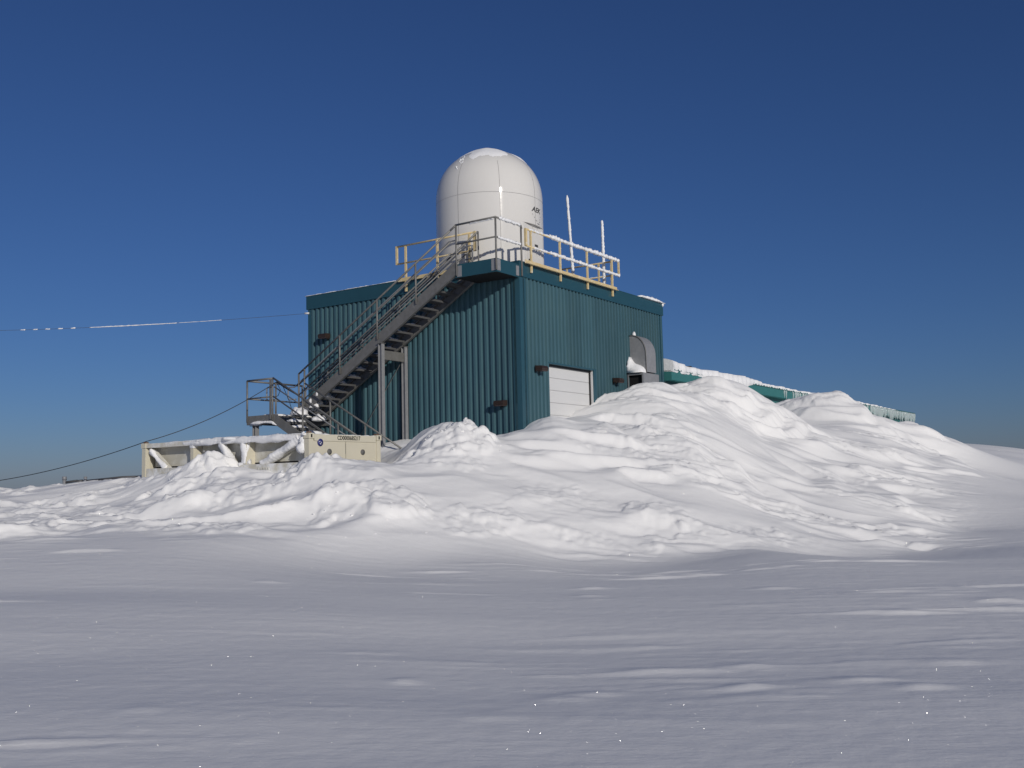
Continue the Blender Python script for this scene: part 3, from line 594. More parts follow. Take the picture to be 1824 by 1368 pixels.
# lower flight, going down to the right
S2 = .56; LYE = 2.9
def z2(y): return HZ - S2*(HY0-y)
LX0, LX1 = HX0, -1.32
for x, fc in ((LX0, 1), (LX1, -1)):
    b = MB(); d = .26
    b.add([(x-.006, HY0, HZ+.03), (x+.006, HY0, HZ+.03), (x-.006, LYE, z2(LYE)+.03), (x+.006, LYE, z2(LYE)+.03), (x-.006, HY0, HZ+.03-d), (x+.006, HY0, HZ+.03-d), (x-.006, LYE, z2(LYE)+.03-d), (x+.006, LYE, z2(LYE)+.03-d)],
          [(0,1,3,2), (4,6,7,5), (0,2,6,4), (1,5,7,3), (0,4,5,1), (2,3,7,6)])
    b.beam((x+fc*.035, HY0, HZ+.02), (x+fc*.035, LYE, z2(LYE)+.02), .07, .018); b.beam((x+fc*.035, HY0, HZ+.04-d), (x+fc*.035, LYE, z2(LYE)+.04-d), .07, .018)
    b.build('stringer', M['steel'], stair)
    for y in (5.55, 4.25, 3.0): MB().tube([(x-.02*fc, y, z2(y)-.1), (x-.02*fc, y, z2(y)+1.02)], pr_, 8).build('post', M['steel'], stair, True)
    for h_, r_ in ((1.03, .027), (.52, .022)):
        y0 = HY0+.02 if fc == 1 else HY0-.15
        MB().tube([(x-.02*fc, y0, z2(y0)+h_), (x-.02*fc, LYE, z2(LYE)+h_)], r_, 8).build('top_rail' if h_ > 1 else 'mid_rail', M['steel'], stair, True)
MB().tube([(LX0+.08, 6.75, HZ+.80), (LX0+.08, LYE, z2(LYE)+.80)], .019, 8).build('hand_rail', M['galv'], stair, True)
MB().tube([(LX0+.08, 6.75, HZ+.80), (LX0+.08, 7.02, HZ+.80), (LX0+.08, 7.06, HZ+.76), (LX0+.08, 7.06, HZ+.48), (LX0+.08, 7.02, HZ+.44), (LX0+.08, 6.72, HZ+.44)], .019, 8).build('hand_rail', M['galv'], stair, True)
tm1 = MB(); tm1.box((LX0+.08, -.14, -.03), (LX1-.08, .14, -.005)); tm1.box((LX0+.08, -.16, -.06), (LX1-.08, -.142, 0)); tm1.box((LX0+.08, .142, -.06), (LX1-.08, .16, -.001))
t2_me = tm1.mesh('tread', M['steel_dark']); lower = []
for i in range(1, 12):
    z = HZ - rise*i; y = HY0 - (HZ - z)/S2 + .16; inst('tread', t2_me, stair, Vector((0, y, z)) - base); lower.append((y, z))

# ------------------------------------------------------------------ yellow roof guard rails
def guard(name, label, org): return thing(name, label, 'guard rail', org, 'yellow roof guard rails')
ym = M['yellow']
gr = guard('guard_rail', 'yellow roof guard rail with rime-covered rails along the right wall', (.3, -.11, 7.2)); Yg = -.115
for x in (.442, 1.93, 3.442, 4.955): MB().box((x-.028, Yg-.022, 7.195), (x+.028, Yg+.022, 8.33)).build('post', ym, gr)
MB().tube([(.20, Yg, 8.34), (5.39, Yg, 8.34)], .026, 8).build('top_rail', ym, gr, True)
MB().tube([(.20, Yg, 7.89), (5.39, Yg, 7.89)], .024, 8).build('mid_rail', ym, gr, True)
MB().box((.17, Yg-.03, 7.88), (.235, Yg+.03, 8.36)).build('end_bar', ym, gr); MB().box((5.36, Yg-.025, 7.88), (5.415, Yg+.025, 8.35)).build('end_bar', ym, gr)
MB().box((.10, Yg-.035, 7.40), (5.18, Yg-.023, 7.50)).build('toe_board', ym, gr); MB().box((.10, Yg-.10, 7.395), (5.18, Yg-.036, 7.405)).build('toe_board', ym, gr)
frost([(.35, Yg, 8.352), (1.4, Yg, 8.355)], .030, 21, .05).build('rime', M['frost'], gr, True)
frost([(1.4, Yg-.01, 8.355), (5.40, Yg-.01, 8.36)], .046, 22).build('rime', M['frost'], gr, True)
frost([(.6, Yg, 7.895), (1.4, Yg, 7.895)], .028, 23, .05).build('rime', M['frost'], gr, True)
frost([(1.4, Yg-.01, 7.90), (5.38, Yg-.01, 7.90)], .040, 24).build('rime', M['frost'], gr, True)
for x, sd_ in ((1.965, 25), (4.99, 26), (3.47, 27)): frost([(x, Yg, 7.6), (x, Yg, 8.3)], .014, sd_).build('rime', M['frost'], gr, True)
gc = guard('guard_rail', 'yellow guard rail crossing the roof behind the two antenna masts', (5.1, .4, 7.3)); Xg = 5.10
for y in (-.02, .42, 1.55): MB().box((Xg-.022, y-.026, 7.31), (Xg+.022, y+.026, 8.30)).build('post', ym, gc)
MB().tube([(Xg, -.05, 8.30), (Xg, 1.75, 8.30)], .026, 8).build('top_rail', ym, gc, True); MB().tube([(Xg, -.05, 7.87), (Xg, 1.75, 7.87)], .024, 8).build('mid_rail', ym, gc, True)
MB().box((Xg-.025, 1.73, 7.86), (Xg+.025, 1.78, 8.31)).build('end_bar', ym, gc)
frost([(Xg, .15, 7.88), (Xg, 1.1, 7.88)], .026, 28, .05).build('rime', M['frost'], gc, True)
gl_ = guard('guard_rail', 'short yellow guard rail on the left roof edge behind the stair rails', (-.11, 4, 7.2)); Xl = -.115
for y in (3.735, 2.60, 1.50): MB().box((Xl-.022, y-.03, 7.1), (Xl+.022, y+.03, 8.40)).build('post', ym, gl_)
MB().tube([(Xl, 4.05, 8.42), (Xl, 1.33, 8.42)], .027, 8).build('top_rail', ym, gl_, True); MB().tube([(Xl, 4.05, 7.92), (Xl, 1.33, 7.92)], .025, 8).build('mid_rail', ym, gl_, True)
MB().box((Xl-.025, 4.03, 7.90), (Xl+.025, 4.09, 8.44)).build('end_bar', ym, gl_); MB().box((Xl-.03, 1.28, 7.90), (Xl+.03, 1.35, 8.44)).build('end_bar', ym, gl_)
MB().box((Xl-.035, 1.6, 7.40), (Xl-.023, 4.0, 7.50)).build('toe_board', ym, gl_)

# ------------------------------------------------------------------ antenna masts
def antenna(label, base_, top, r):
    t = thing('antenna_mast', label, 'antenna', base_, 'whip antennas on the roof')
    MB().tube([base_, top], [r*.6, r*.35], 8).build('whip', M['radome'], t, True)
    n_ = 60; pts = [lerp(base_, top, i/n_) for i in range(n_+1)]
    rs2 = [r*(1 - .3*i/n_)*(1 + rng.uniform(-.22, .22)) for i in range(n_+1)]; rs2[-1] = r*.3
    MB().tube(pts, r, 8, True, .15, rs2).build('rime', M['frost'], t, True)
    MB().box((base_[0]-.09, base_[1]-.09, base_[2]-.004), (base_[0]+.09, base_[1]+.09, base_[2]+.02)).build('base_plate', M['galv'], t)
antenna('taller rime-coated white antenna mast beside the radome', (4.42, .9, 7.30), (4.137, .9, 10.32), .052)
antenna('shorter rime-coated antenna mast at the right end of the guard rail', (5.13, .25, 7.30), (5.10, .25, 9.63), .058)

# ------------------------------------------------------------------ wall lamps
def lamp(label, wall, s_, z):
    org = (0, s_, z) if wall == 'left' else (s_, 0, z)
    t = thing('wall_lamp', label, 'lamp', org, 'wall lamps')
    def P(a, o, zz):  # a along the wall, o out of it
        return (-o, s_+a, z+zz) if wall == 'left' else (s_+a, -o, z+zz)
    def hexa(a0, a1, prof, nm, m):
        n_ = len(prof); vs = [P(a0, o, h_) for o, h_ in prof] + [P(a1, o, h_) for o, h_ in prof]
        return MB().add(vs, [tuple(range(n_)), tuple(range(2*n_-1, n_-1, -1))] + [(i, i+n_, (i+1) % n_+n_, (i+1) % n_) for i in range(n_)]).build(nm, m, t)
    hexa(-.15, .15, [(.08, -.06), (.28, -.06), (.30, .0), (.27, .065), (.08, .075)], 'housing', M['bronze'])
    hexa(-.13, .13, [(.11, -.075), (.27, -.075), (.27, -.062), (.11, -.062)], 'lens', M['lens'])
    hexa(-.05, .05, [(.047, -.05), (.08, -.05), (.08, .05), (.047, .05)], 'bracket', M['bronze'])
    hexa(-.09, .09, [(.030, -.09), (.045, -.09), (.045, .09), (.030, .09)], 'back_plate', M['bronze'])
lamp('dark wall lamp high on the left wall near its far edge', 'left', 6.87, 6.14)
lamp('dark wall lamp low on the left wall, just above the snow', 'left', .55, 3.74)
lamp('dark wall lamp left of the white overhead door', 'right', .72, 4.66)
lamp('dark wall lamp between the overhead door and the curved duct', 'right', 5.02, 4.64)

# ------------------------------------------------------------------ curved sheet-metal air hood
hd = thing('air_hood', 'grey sheet-metal air hood with curved top on the right wall', 'duct', (5.9, 0, 4.0))
hx0, hx1, ho, hz = 6.10, 6.72, .60, 6.13
prof = [(-.04, hz)] + [(-.10 - (ho-.10)*math.sin(math.pi/2*i/14), hz - (ho+.02)*(1-math.cos(math.pi/2*i/14))) for i in range(15)] + [(-ho, 4.95)]
inner = [(-.04, hz-.02)] + [(p[0]*.98+.0, p[1]-.02) for p in prof[1:-1]] + [(-ho+.02, 4.95)]
side = prof + [(-.04, 4.95)]
for x in (hx0, hx1-.004): MB().prism([(p[0], p[1]) for p in side], 0, x, x+.004).build('side_sheet', M['galv'], hd)
b = MB(); n_ = len(prof)
b.add([(hx0-.012, p[0]-.004, p[1]+.004) for p in prof] + [(hx1+.012, p[0]-.004, p[1]+.004) for p in prof], [(i, i+1, n_+i+1, n_+i) for i in range(n_-1)])
b.build('curved_sheet', M['galv'], hd, True)
b = MB()   # rolled edge seam on the near side
pts = [(hx0-.01, p[0]+.01, p[1]-.01) for p in prof]; b.tube(pts, .014, 6); b.build('edge_seam', M['steel'], hd, True)
bx0, bx1, by = 5.88, 6.96, .58
MB().box((bx0, -by, 4.905), (bx1, -.04, 4.925)).build('box_top', M['galv'], hd)
MB().box((bx0, -by, 3.4), (bx1, -by+.012, 4.903)).build('box_front', M['galv'], hd)
MB().box((bx1-.012, -by+.014, 3.4), (bx1, -.04, 4.903)).build('box_side', M['galv'], hd)
fr_ = MB(); fr_.box((bx0, -by+.014, 3.4), (bx0+.012, -by+.05, 4.903)); fr_.box((bx0, -.08, 3.4), (bx0+.012, -.04, 4.903)); fr_.box((bx0, -by+.052, 4.86), (bx0+.012, -.082, 4.903)); fr_.build('opening_frame', M['galv'], hd)
MB().box((bx0+.10, -by+.02, 3.4), (bx0+.112, -.045, 4.9)).build('opening_screen', M['dark'], hd)

def lump(b, c, rx, ry, rz, seed, n=(20, 12), flat=0, rough=.25):
    """a rounded irregular snow lump"""
    rr = np.random.RandomState(seed); ph = rr.uniform(0, 6.28, 24); vs = []; nu, nv = n
    for j in range(nv+1):
        for i in range(nu):
            t = 2*math.pi*i/nu; p = math.pi*j/nv - math.pi/2
            d = Vector((math.cos(p)*math.cos(t), math.cos(p)*math.sin(t), math.sin(p)))
            k = 1 + rough*(.5*math.sin(2.3*d.x*2+ph[0])*math.sin(2.1*d.y*2+ph[1]) + .35*math.sin(5.1*d.x+ph[2]+2*d.z)*math.sin(4.7*d.y+ph[3]) + .25*math.sin(9*d.z+ph[4])*math.sin(8*d.x+ph[5]) + .15*math.sin(17*d.y+ph[6])*math.sin(15*d.z+ph[7]))
            z = d.z*rz*k
            if flat and z < 0: z *= flat
            vs.append((c[0]+d.x*rx*k, c[1]+d.y*ry*k, c[2]+z))
    b.add(vs, [(j*nu+i, j*nu+(i+1) % nu, (j+1)*nu+(i+1) % nu, (j+1)*nu+i) for j in range(nv) for i in range(nu)]); return b
def crust(b, pts, r, seed, sq=(1, 1), step=.03, n=12, taper=True):
    """continuous uneven snow sleeve: sq flattens it sideways / in height"""
    P = [Vector(p) for p in pts]; L = sum((q-p).length for p, q in zip(P, P[1:])); m_ = max(4, int(L/step)); rr = np.random.RandomState(seed); ph = rr.uniform(0, 6.28, 12)
    def at(t):
        s_ = t*L
        for p, q in zip(P, P[1:]):
            l_ = (q-p).length
            if s_ <= l_ + 1e-6: return p.lerp(q, s_/l_)
            s_ -= l_
        return P[-1]
    vs = []; d = (P[-1]-P[0]).normalized(); up = Vector((0, 0, 1)) if abs(d.z) < .8 else Vector((0, 1, 0)); sd = d.cross(up).normalized(); u2 = sd.cross(d)
    for i in range(m_+1):
        t = i/m_; s_ = t*L; c = at(t)
        k = 1 + .22*math.sin(2.1*s_+ph[0]) + .16*math.sin(5.3*s_+ph[1]) + .12*math.sin(11*s_+ph[2]) + rr.uniform(-.05, .05)
        if taper: k *= min(1, .25 + 6*min(t, 1-t))
        for j in range(n):
            a_ = 2*math.pi*j/n; kk = r*k*(1 + .16*math.sin(3*a_+4.7*s_+ph[3]) + .12*math.sin(2*a_-9.1*s_+ph[4]) + rr.uniform(-.06, .06))
            vs.append(c + sd*math.cos(a_)*kk*sq[0] + u2*math.sin(a_)*kk*sq[1])
    b.add(vs, [(i*n+j, i*n+(j+1) % n, (i+1)*n+(j+1) % n, (i+1)*n+j) for i in range(m_) for j in range(n)] + [tuple(range(n-1, -1, -1)), tuple(m_*n+j for j in range(n))]); return b
def snowthing(name, label, org): 
    t = thing(name, label, 'snow', org); return t
sn = snowthing('snow_clump', 'lump of snow heaped on the box below the curved hood', (5.98, -.3, 4.93))
b = MB(); prf = [(-.03, .02), (-.03, .50), (-.07, .52), (-.12, .42), (-.18, .33), (-.28, .29), (-.40, .24), (-.50, .17), (-.56, .08), (-.575, .0)]; rr_ = random.Random(2); vs = []; nxs = 9
for i in range(nxs+1):
    q = i/nxs; xx = 5.80 + .31*q; sc_ = min(1, .30 + 1.3*q)**.8
    for k, (yy, zz) in enumerate(prf): vs.append((xx + rr_.uniform(-.012, .012), yy + rr_.uniform(-.012, .012) + .04*(1-q)*(-1 if yy > -.3 else 1)*.5, 4.927 + zz*sc_ + rr_.uniform(-.014, .014)*(zz > .03)))
npf = len(prf); b.add(vs, [(i*npf+k, i*npf+k+1, (i+1)*npf+k+1, (i+1)*npf+k) for i in range(nxs) for k in range(npf-1)] + [tuple(range(npf))]); b.build('snow_mass', M['snow_lump'], sn, True)
sn2 = snowthing('snow_clump', 'tiny tuft of snow on top of the curved hood', (6.3, -.15, 6.13)); lump(MB(), (6.16, -.17, 6.13), .05, .06, .12, 3, (12, 8), .2, .2).build('snow_mass', M['snow_lump'], sn2, True)

# ------------------------------------------------------------------ long low wing behind the drift
wg = thing('low_wing', 'long low teal building with snowy metal roof behind the drift', 'building', (LX+.1, -.25, 0))
WX0, WX1, EV = LX+.09, 43.4, 5.27; EY = -.26
MB().box((WX0, .02, .3), (WX1-.3, .05, 4.9)).build('wall', M['wing_teal'], wg)
MB().box((WX1-.33, .06, .3), (WX1-.3, 11.9, 4.9)).build('end_wall', M['wing_teal'], wg)
MB().box((WX0, 11.9, .3), (WX1-.34, 11.93, 4.9)).build('back_wall', M['wing_teal'], wg)
x = WX0
while x < WX1 - .2:          # eave fascia in lengths
    e = min(x+3.0, WX1); MB().box((x+.003, EY-.02, 4.90), (e-.003, EY, EV-.035)).build('eave_fascia', M['wing_teal'], wg); x = e
MB().box((WX0, EY+.004, 4.88), (WX1, .02, 4.896)).build('soffit', M['wing_teal'], wg)
MB().box((WX0, EY+.002, 4.90), (WX0+.02, .6, EV-.04)).build('gable_end', M['wing_teal'], wg)
def roofz(y): return EV + .055*(y-EY) if y < 5.8 else EV + .055*(5.8-EY) - .055*(y-5.8)
x = WX0
prof = []
while x < WX1:
    for t, o in ((0, 0), (.13, 0), (.155, .045), (.225, .045), (.25, 0)):
        if x+t <= WX1: prof.append((x+t, o))
    x += .30
b = MB(); n_ = len(prof); vs = []
for y in (EY-.05, 5.8, 12.0):
    vs += [(p[0], y, roofz(y)-.02+p[1]) for p in prof]
b.add(vs, [(j*n_+i, j*n_+i+1, (j+1)*n_+i+1, (j+1)*n_+i) for j in range(2) for i in range(n_-1)])
vs = [(p[0], EY-.05, roofz(EY-.05)-.02+p[1]) for p in prof] + [(p[0], EY-.05, roofz(EY-.05)-.032) for p in prof]
b.add(vs, [(i, i+1, n_+i+1, n_+i) for i in range(n_-1)]); b.build('roof', M['roof_metal'], wg)
# icicles hanging on the eave near the far end and a few nearer
ir = random.Random(4); x = 19.5
while x < 43.3:
    dens = .45 if x < 24 else (.40 if x > 33 else 1.3)
    L = ir.uniform(.12, .36) if x > 33 else ir.uniform(.08, .2)
    if x > 26: L *= 1.35
    r = ir.uniform(.03, .07)*(1.6 if x > 33 else 1)
    if x > 22.0 or ir.random() < .6:
        zt0 = EV-.04; k = 5
        MB().tube([(x+ir.uniform(-.01, .01), EY-.035, zt0 - (L+.22)*i/k) for i in range(k+1)], r, 6, True, .2, [r*(1.0, 1.1, .95, .7, .4, .08)[i] for i in range(k+1)]).build('icicle', M['ice'], wg, True)
    x += dens*ir.uniform(.35, .9)
# snow lying on the wing's roof
rs3 = snowthing('roof_snow', 'smooth snow layer lying along the low wing roof edge', (LX+.1, 0, 5.3))
nx = 360; ys_ = [-.36, -.345, -.30, -.1, .4, 1.5, 4, 6]; vs = []
th = lambda x: .09 + .13*math.exp(-((x-14.6)/2.4)**2) + .24*math.exp(-max(0, x-8.6)/2.8) + .02*math.sin(x*1.7) + .015*math.sin(x*4.3)
for i in range(nx+1):
    x = WX0 - (.0) + (38.5-WX0)*i/nx; h_ = th(x)*max(0, min(1, (38.5-x)/6))
    jag = .03*math.sin(x*7.1) + .025*math.sin(x*13.7+1)
    drape = math.exp(-((x-13.3)/2.0)**4); over = .14*math.exp(-((x-9.4)/1.6)**2) + .62*drape; jag -= .07*drape       # overhanging curl near the tall building
    for j, y in enumerate(ys_):
        if j == 0: vs.append((x, EY-.02+jag*.5, roofz(EY)-.03 - over*.6))
        elif j == 1: vs.append((x, EY-.075+jag, roofz(EY)+.35*h_ - over*.4))
        else: vs.append((x, y if j > 2 else EY-.03+jag, roofz(max(y, EY)) + h_*(.8, .8, .8, 1, 1.15, 1.3, 1.2, .6)[j]))
w_ = len(ys_); b = MB(); b.add(vs, [(i*w_+j, i*w_+j+1, (i+1)*w_+j+1, (i+1)*w_+j) for i in range(nx) for j in range(w_-1)]); b.add(vs[:w_] + [(WX0, 6, roofz(6)-.05)], [tuple(range(w_+1))]); b.build('snow_mass', M['snow_lump'], rs3, True)
vp = thing('vent_pipe', 'small dark vent pipe poking out of the snowy low roof', 'pipe', (12.8, 1.0, 5.3))
MB().tube([(12.8, 1.0, 5.3), (12.8, 1.0, 5.72)], .07, 12).build('pipe', M['black'], vp, True); MB().tube([(12.8, 1.0, 5.70), (12.8, 1.0, 5.80)], .12, 12).build('cap', M['black'], vp, True)

# ------------------------------------------------------------------ cream cargo container half buried beside the stair
KX0, KX1, KY0, KY1, KZ0, KZ1 = -5.37, -2.93, 2.26, 8.32, 1.62, 2.905
ct = thing('cargo_container', 'cream half-height cargo container half buried in snow below the stair', 'container', (KX0, KY0, KZ0))
MB().box((KX0+.34, KY0+.06, KZ1-.10), (KX1-.05, KY1-.08, KZ1-.06)).build('top_sheet', M['cream_frost'], ct)
MB().box((KX1-.06, KY0+.1, KZ0), (KX1-.03, KY1-.1, KZ1-.02)).build('far_side_wall', M['cream'], ct)
MB().box((KX0+.1, KY1-.06, KZ0), (KX1-.1, KY1-.03, KZ1-.02)).build('far_end_wall', M['cream'], ct)
# near end: two flat leaves between the corner posts
ew = MB().box((KX0+.13, KY0+.05, KZ0), (KX1-.13, KY0+.07, KZ1-.16)).build('end_wall', M['cream'], ct)
for a, b_ in ((KX0+.15, (KX0+KX1)/2-.012), ((KX0+KX1)/2+.012, KX1-.15)): MB().box((a, KY0+.020, KZ0), (b_, KY0+.048, KZ1-.17)).build('end_panel', M['cream'], ew)
MB().box(((KX0+KX1)/2-.009, KY0+.030, KZ1-.46), ((KX0+KX1)/2+.009, KY0+.046, KZ1-.22)).build('slot', M['black'], ew)
MB().box((KX0+.18, KY0-.0, KZ1-.17), (KX1-.18, KY0+.06, KZ1-.02)).build('end_top_rail', M['cream'], ct)
for x in (KX0, KX1-.15):
    for y in (KY0, KY1-.15):
        p = MB().box((x+.004, y+.004, KZ0), (x+.146, y+.146, KZ1-.125)).build('corner_post', M['cream'], ct)
        for z in (KZ1-.12,):
            c_ = MB().box((x-.012, y-.012, z), (x+.165, y+.165, z+.125)).build('corner_casting', M['cream'], p)
        if y == KY0: MB().box((x+.055, y-.0155, KZ1-.095), (x+.10, y-.0125, KZ1-.02)).build('casting_hole', M['dark'], p)
        MB().box((x+.02, y+.03, KZ1+.006), (x+.12, y+.11, KZ1+.045)).build('rust_scale', M['rust'], p)
# vents, emblem and number on the end
for xc in (-4.70, -3.57): 
    MB().tube([(xc, KY0+.002, 2.49), (xc, KY0+.030, 2.49)], .068, 24).build('round_vent', M['vent'], ew, True)
em = MB().tube([(-5.0, KY0-.004, 2.70), (-5.0, KY0+.019, 2.70)], .085, 28).build('round_emblem', M['blue'], ew, True)
for pts_ in ([(-.045, .022), (-.01, .034), (-.01, .018), (-.045, .006)], [(.012, .008), (.04, .012), (.036, -.01), (.01, -.012)], [(-.03, -.018), (.02, -.024), (.014, -.048), (-.014, -.044)]):
    MB().add([(-5.0+u_, KY0-.0055, 2.70+w_) for u_, w_ in pts_], [(0, 1, 2, 3)]).build('emblem_mark', M['door'], em)
tm = text_mesh('CD0000685217', .135, M['black'], 0, .001, 1.0, .0025)
wid = max(v.co.x for v in tm.vertices) - min(v.co.x for v in tm.vertices)
O = ORG[ct.name]; me = bpy.data.meshes.new('painted_number')
me.from_pydata([Vector((-4.06 + v.co.x*.78/wid, KY0-.003+v.co.z, KZ1-.092+v.co.y)) - O for v in tm.vertices], [], [tuple(p.vertices) for p in tm.polygons]); me.materials.append(M['black']); me.update()
o = bpy.data.objects.new('painted_number', me); col.objects.link(o); o.parent = ct
# long side: top rail, bays of recessed panel between posts and diagonal braces, bottom rail
MB().box((KX0+.015, KY0+.17, KZ1-.115), (KX0+.335, KY1-.17, KZ1-.005)).build('side_top_rail', M['cream_frost'], ct)
MB().box((KX0+.30, KY0+.16, 2.30), (KX0+.32, KY1-.16, KZ1-.116)).build('side_panel', M['cream_panel'], ct)
MB().box((KX0+.34, KY0+.16, 1.9), (KX0+.36, KY1-.16, 2.302)).build('side_backing', M['dark'], ct)
MB().box((KX0+.02, KY0+.17, 2.02), (KX0+.33, KY1-.17, 2.255)).build('side_bottom_rail', M['cream_frost'], ct)
for y in (4.42, 6.36):
    MB().box((KX0+.03, y-.055, 2.257), (KX0+.298, y+.055, KZ1-.117)).build('side_post', M['cream'], ct)
def brace(y0, z0, y1, z1): MB().beam((KX0+.15, y0, z0), (KX0+.15, y1, z1), .11, .10, (1, 0, 0)).build('diagonal_brace', M['cream_frost'], ct)
brace(8.1, KZ1-.15, 7.35, 2.20); brace(5.35, KZ1-.13, 4.85, 2.24); brace(2.55, KZ1-.14, 3.85, 2.24)
for i in range(18):
    y = 3.6 + i*.085; MB().box((KX0+.005, y-.016, 2.13), (KX0+.019, y+.016, 2.165)).build('rail_notch', M['cream_panel'], ct)
cs = snowthing('snow_crust', 'wind-plastered snow crust on the container side and top', (KX0, 5, 2.9))
b = MB(); cr_ = random.Random(9)
crust(b, [(KX0+.17, KY0+.1, KZ1-.035), (KX0+.17, 5.2, KZ1-.03), (KX0+.18, 7.7, KZ1-.015)], .075, 31, (2.3, .75))
crust(b, [(KX0+.02, KY0+.12, KZ1-.075), (KX0+.02, 5.4, KZ1-.07), (KX0+.02, 6.7, KZ1-.06)], .062, 32, (.55, 1.15))
for (y0, z0, y1, z1, r_) in ((5.33, 2.80, 4.88, 2.26, .085), (2.6, 2.80, 3.9, 2.26, .09), (8.05, 2.72, 7.45, 2.25, .075), (4.45, 2.8, 4.48, 2.28, .075), (2.5, 2.84, 2.45, 2.5, .10), (4.30, 2.32, 4.62, 2.24, .10), (6.36, 2.8, 6.36, 2.72, .08)):
    crust(b, [(KX0+.09, y0, z0), (KX0+.09, (y0+y1)/2, (z0+z1)/2-.02), (KX0+.09, y1, z1)], r_, cr_.randrange(999), (1.0, 1.0), .025, 12, False)
y = KY0+.6
while y < KY1-.3:
    lump(b, (KX0+1.3, y, KZ1-.05), .9, .35, cr_.uniform(.02, .045), cr_.randrange(9999), (16, 8), 1, .25); y += .3
for i in range(16): lump(b, (KX0+.05+2.3*i/15, KY0+.12, KZ1-.025), .13, .07, cr_.uniform(.015, .035), cr_.randrange(9999), (12, 8), 1, .3)
for p in ((KX0+.06, KY0+.24, 2.76, .09), (KX0+.04, KY0+.27, 2.58, .11), (KX0+.03, KY0+.2, 2.89, .05)): lump(b, p[:3], p[3], p[3]*1.1, p[3]*1.2, cr_.randrange(9999), (16, 10), 1, .4)
b.build('snow_mass', M['snow_lump'], cs, True)

# ------------------------------------------------------------------ snow caught on treads, landing and parapet
ts = thing('stair_snow', 'clumps of snow caught on the stair treads and half-landing', 'snow', (-.6, 5, 5)); ts['kind'] = 'stuff'
b = MB(); sr = random.Random(5)
for i, (y, z) in enumerate(treads):
    big = .6 + .8*(i/len(treads))
    for _ in range(3):
        lump(b, (sr.uniform(XO+.2, XI-.2), y+sr.uniform(-.06, .06), z), sr.uniform(.08, .2)*big, sr.uniform(.06, .10), sr.uniform(.03, .075)*big, sr.randrange(9999), (12, 8), .1, .4)
for y, z in treads[-3:]:
    lump(b, (-.75, y, z+.02), .26, .17, .15, sr.randrange(9999), (18, 10), .1, .4); lump(b, (-1.0, y-.1, z+.05), .12, .15, .14, sr.randrange(9999), (14, 10), .2, .4)
for p, r_ in (((-1.15, 6.95, 3.78), (.20, .26, .20)), ((-1.3, 6.7, 3.74), (.22, .2, .16)), ((-1.7, 7.2, 3.70), (.5, .35, .07)), ((-.7, 7.2, 3.70), (.5, .35, .08)), ((-1.0, 6.5, 3.95), (.14, .2, .15)), ((-1.25, 6.05, 3.55), (.15, .2, .16))):
    lump(b, p, *r_, sr.randrange(9999), (20, 12), .2, .4)
for y, z in lower:
    lump(b, (sr.uniform(-2.0, -1.6), y, z+.01), .33, .15, sr.uniform(.05, .11), sr.randrange(9999), (16, 8), .1, .35)
crust(b, [(HX0+.0, HY1-.14, HZ-.20), (HX0+.0, HY0+.35, HZ-.17), (HX0+.0, HY0+.08, HZ-.19), (HX0+.0, HY0-.10, HZ-.275)], .046, 41, (1.1, .9), .02)
b.build('snow_mass', M['snow_lump'], ts, True)

ps = thing('parapet_snow', 'thin ragged line of snow along the top of the left parapet', 'snow', (0, 5, 7.45)); b = MB()
y = 2.9
while y < LY+.05:
    h_ = sr.uniform(.008, .03)
    if sr.random() < .92: lump(b, (-.045, y, ZF1+.02), .05, sr.uniform(.08, .2), h_, sr.randrange(9999), (12, 8), .2, .3)
    y += .1
b.build('snow_mass', M['snow_lump'], ps, True)
ps2 = thing('parapet_snow', 'small white snow ridge on the far right corner of the parapet', 'snow', (8, 0, 7.45)); b = MB()
for i in range(12):
    x = 6.95 + i*.14; lump(b, (x, -.02, ZF1+.02), .16, .13, .03 + .075*math.sin(math.pi*min(1, (i+1)/12))**.7, 200+i, (14, 8), .1, .3)
lump(b, (8.5, -.06, ZF1-.02), .05, .05, .07, 33, (12, 8), 1, .3)
b.build('snow_mass', M['snow_lump'], ps2, True)
dc = thing('dome_snow', 'ragged cap of snow on top of the radome', 'snow', (RC[0], RC[1], 11)); b = MB()
nu, nv = 96, 24; vs = []
cap_r = 1.24
hs = np.random.RandomState(3).uniform(0, 6.28, 8)
for j in range(nv+1):
    for i in range(nu):
        t = 2*math.pi*i/nu
        edge = cap_r*(1 + .05*math.sin(3*t+hs[0]) + .035*math.sin(7*t+hs[1]) + .03*math.sin(13*t+hs[2]) + .02*math.sin(29*t+hs[3])) + .14*math.exp(-((t-(VA+R(100))) % (2*math.pi)-0)**2/.3)
        r_ = edge*j/nv; zd = RZS + DB*max(0, 1-(r_/RR)**2)**(1/DP); q = j/nv
        th_ = .020 + .10*max(0, 1-(math.hypot(r_*math.cos(t)+.10, r_*math.sin(t)-.05)/.75)) + .05*math.exp(-(((t-(VA+R(95))+math.pi) % (2*math.pi))-math.pi)**2/.25)*q + .012*math.sin(4*t+hs[4])*q + .008*math.sin(9*t+3*q+hs[5])*q
        if q > .8: th_ *= (1-q)/.2
        vs.append((RC[0]+r_*math.cos(t), RC[1]+r_*math.sin(t), zd + th_ - .012))
b.add(vs, [(j*nu+i, j*nu+(i+1) % nu, (j+1)*nu+(i+1) % nu, (j+1)*nu+i) for j in range(nv) for i in range(nu)])
b.build('snow_mass', M['snow_lump'], dc, True)
ic = random.Random(8)
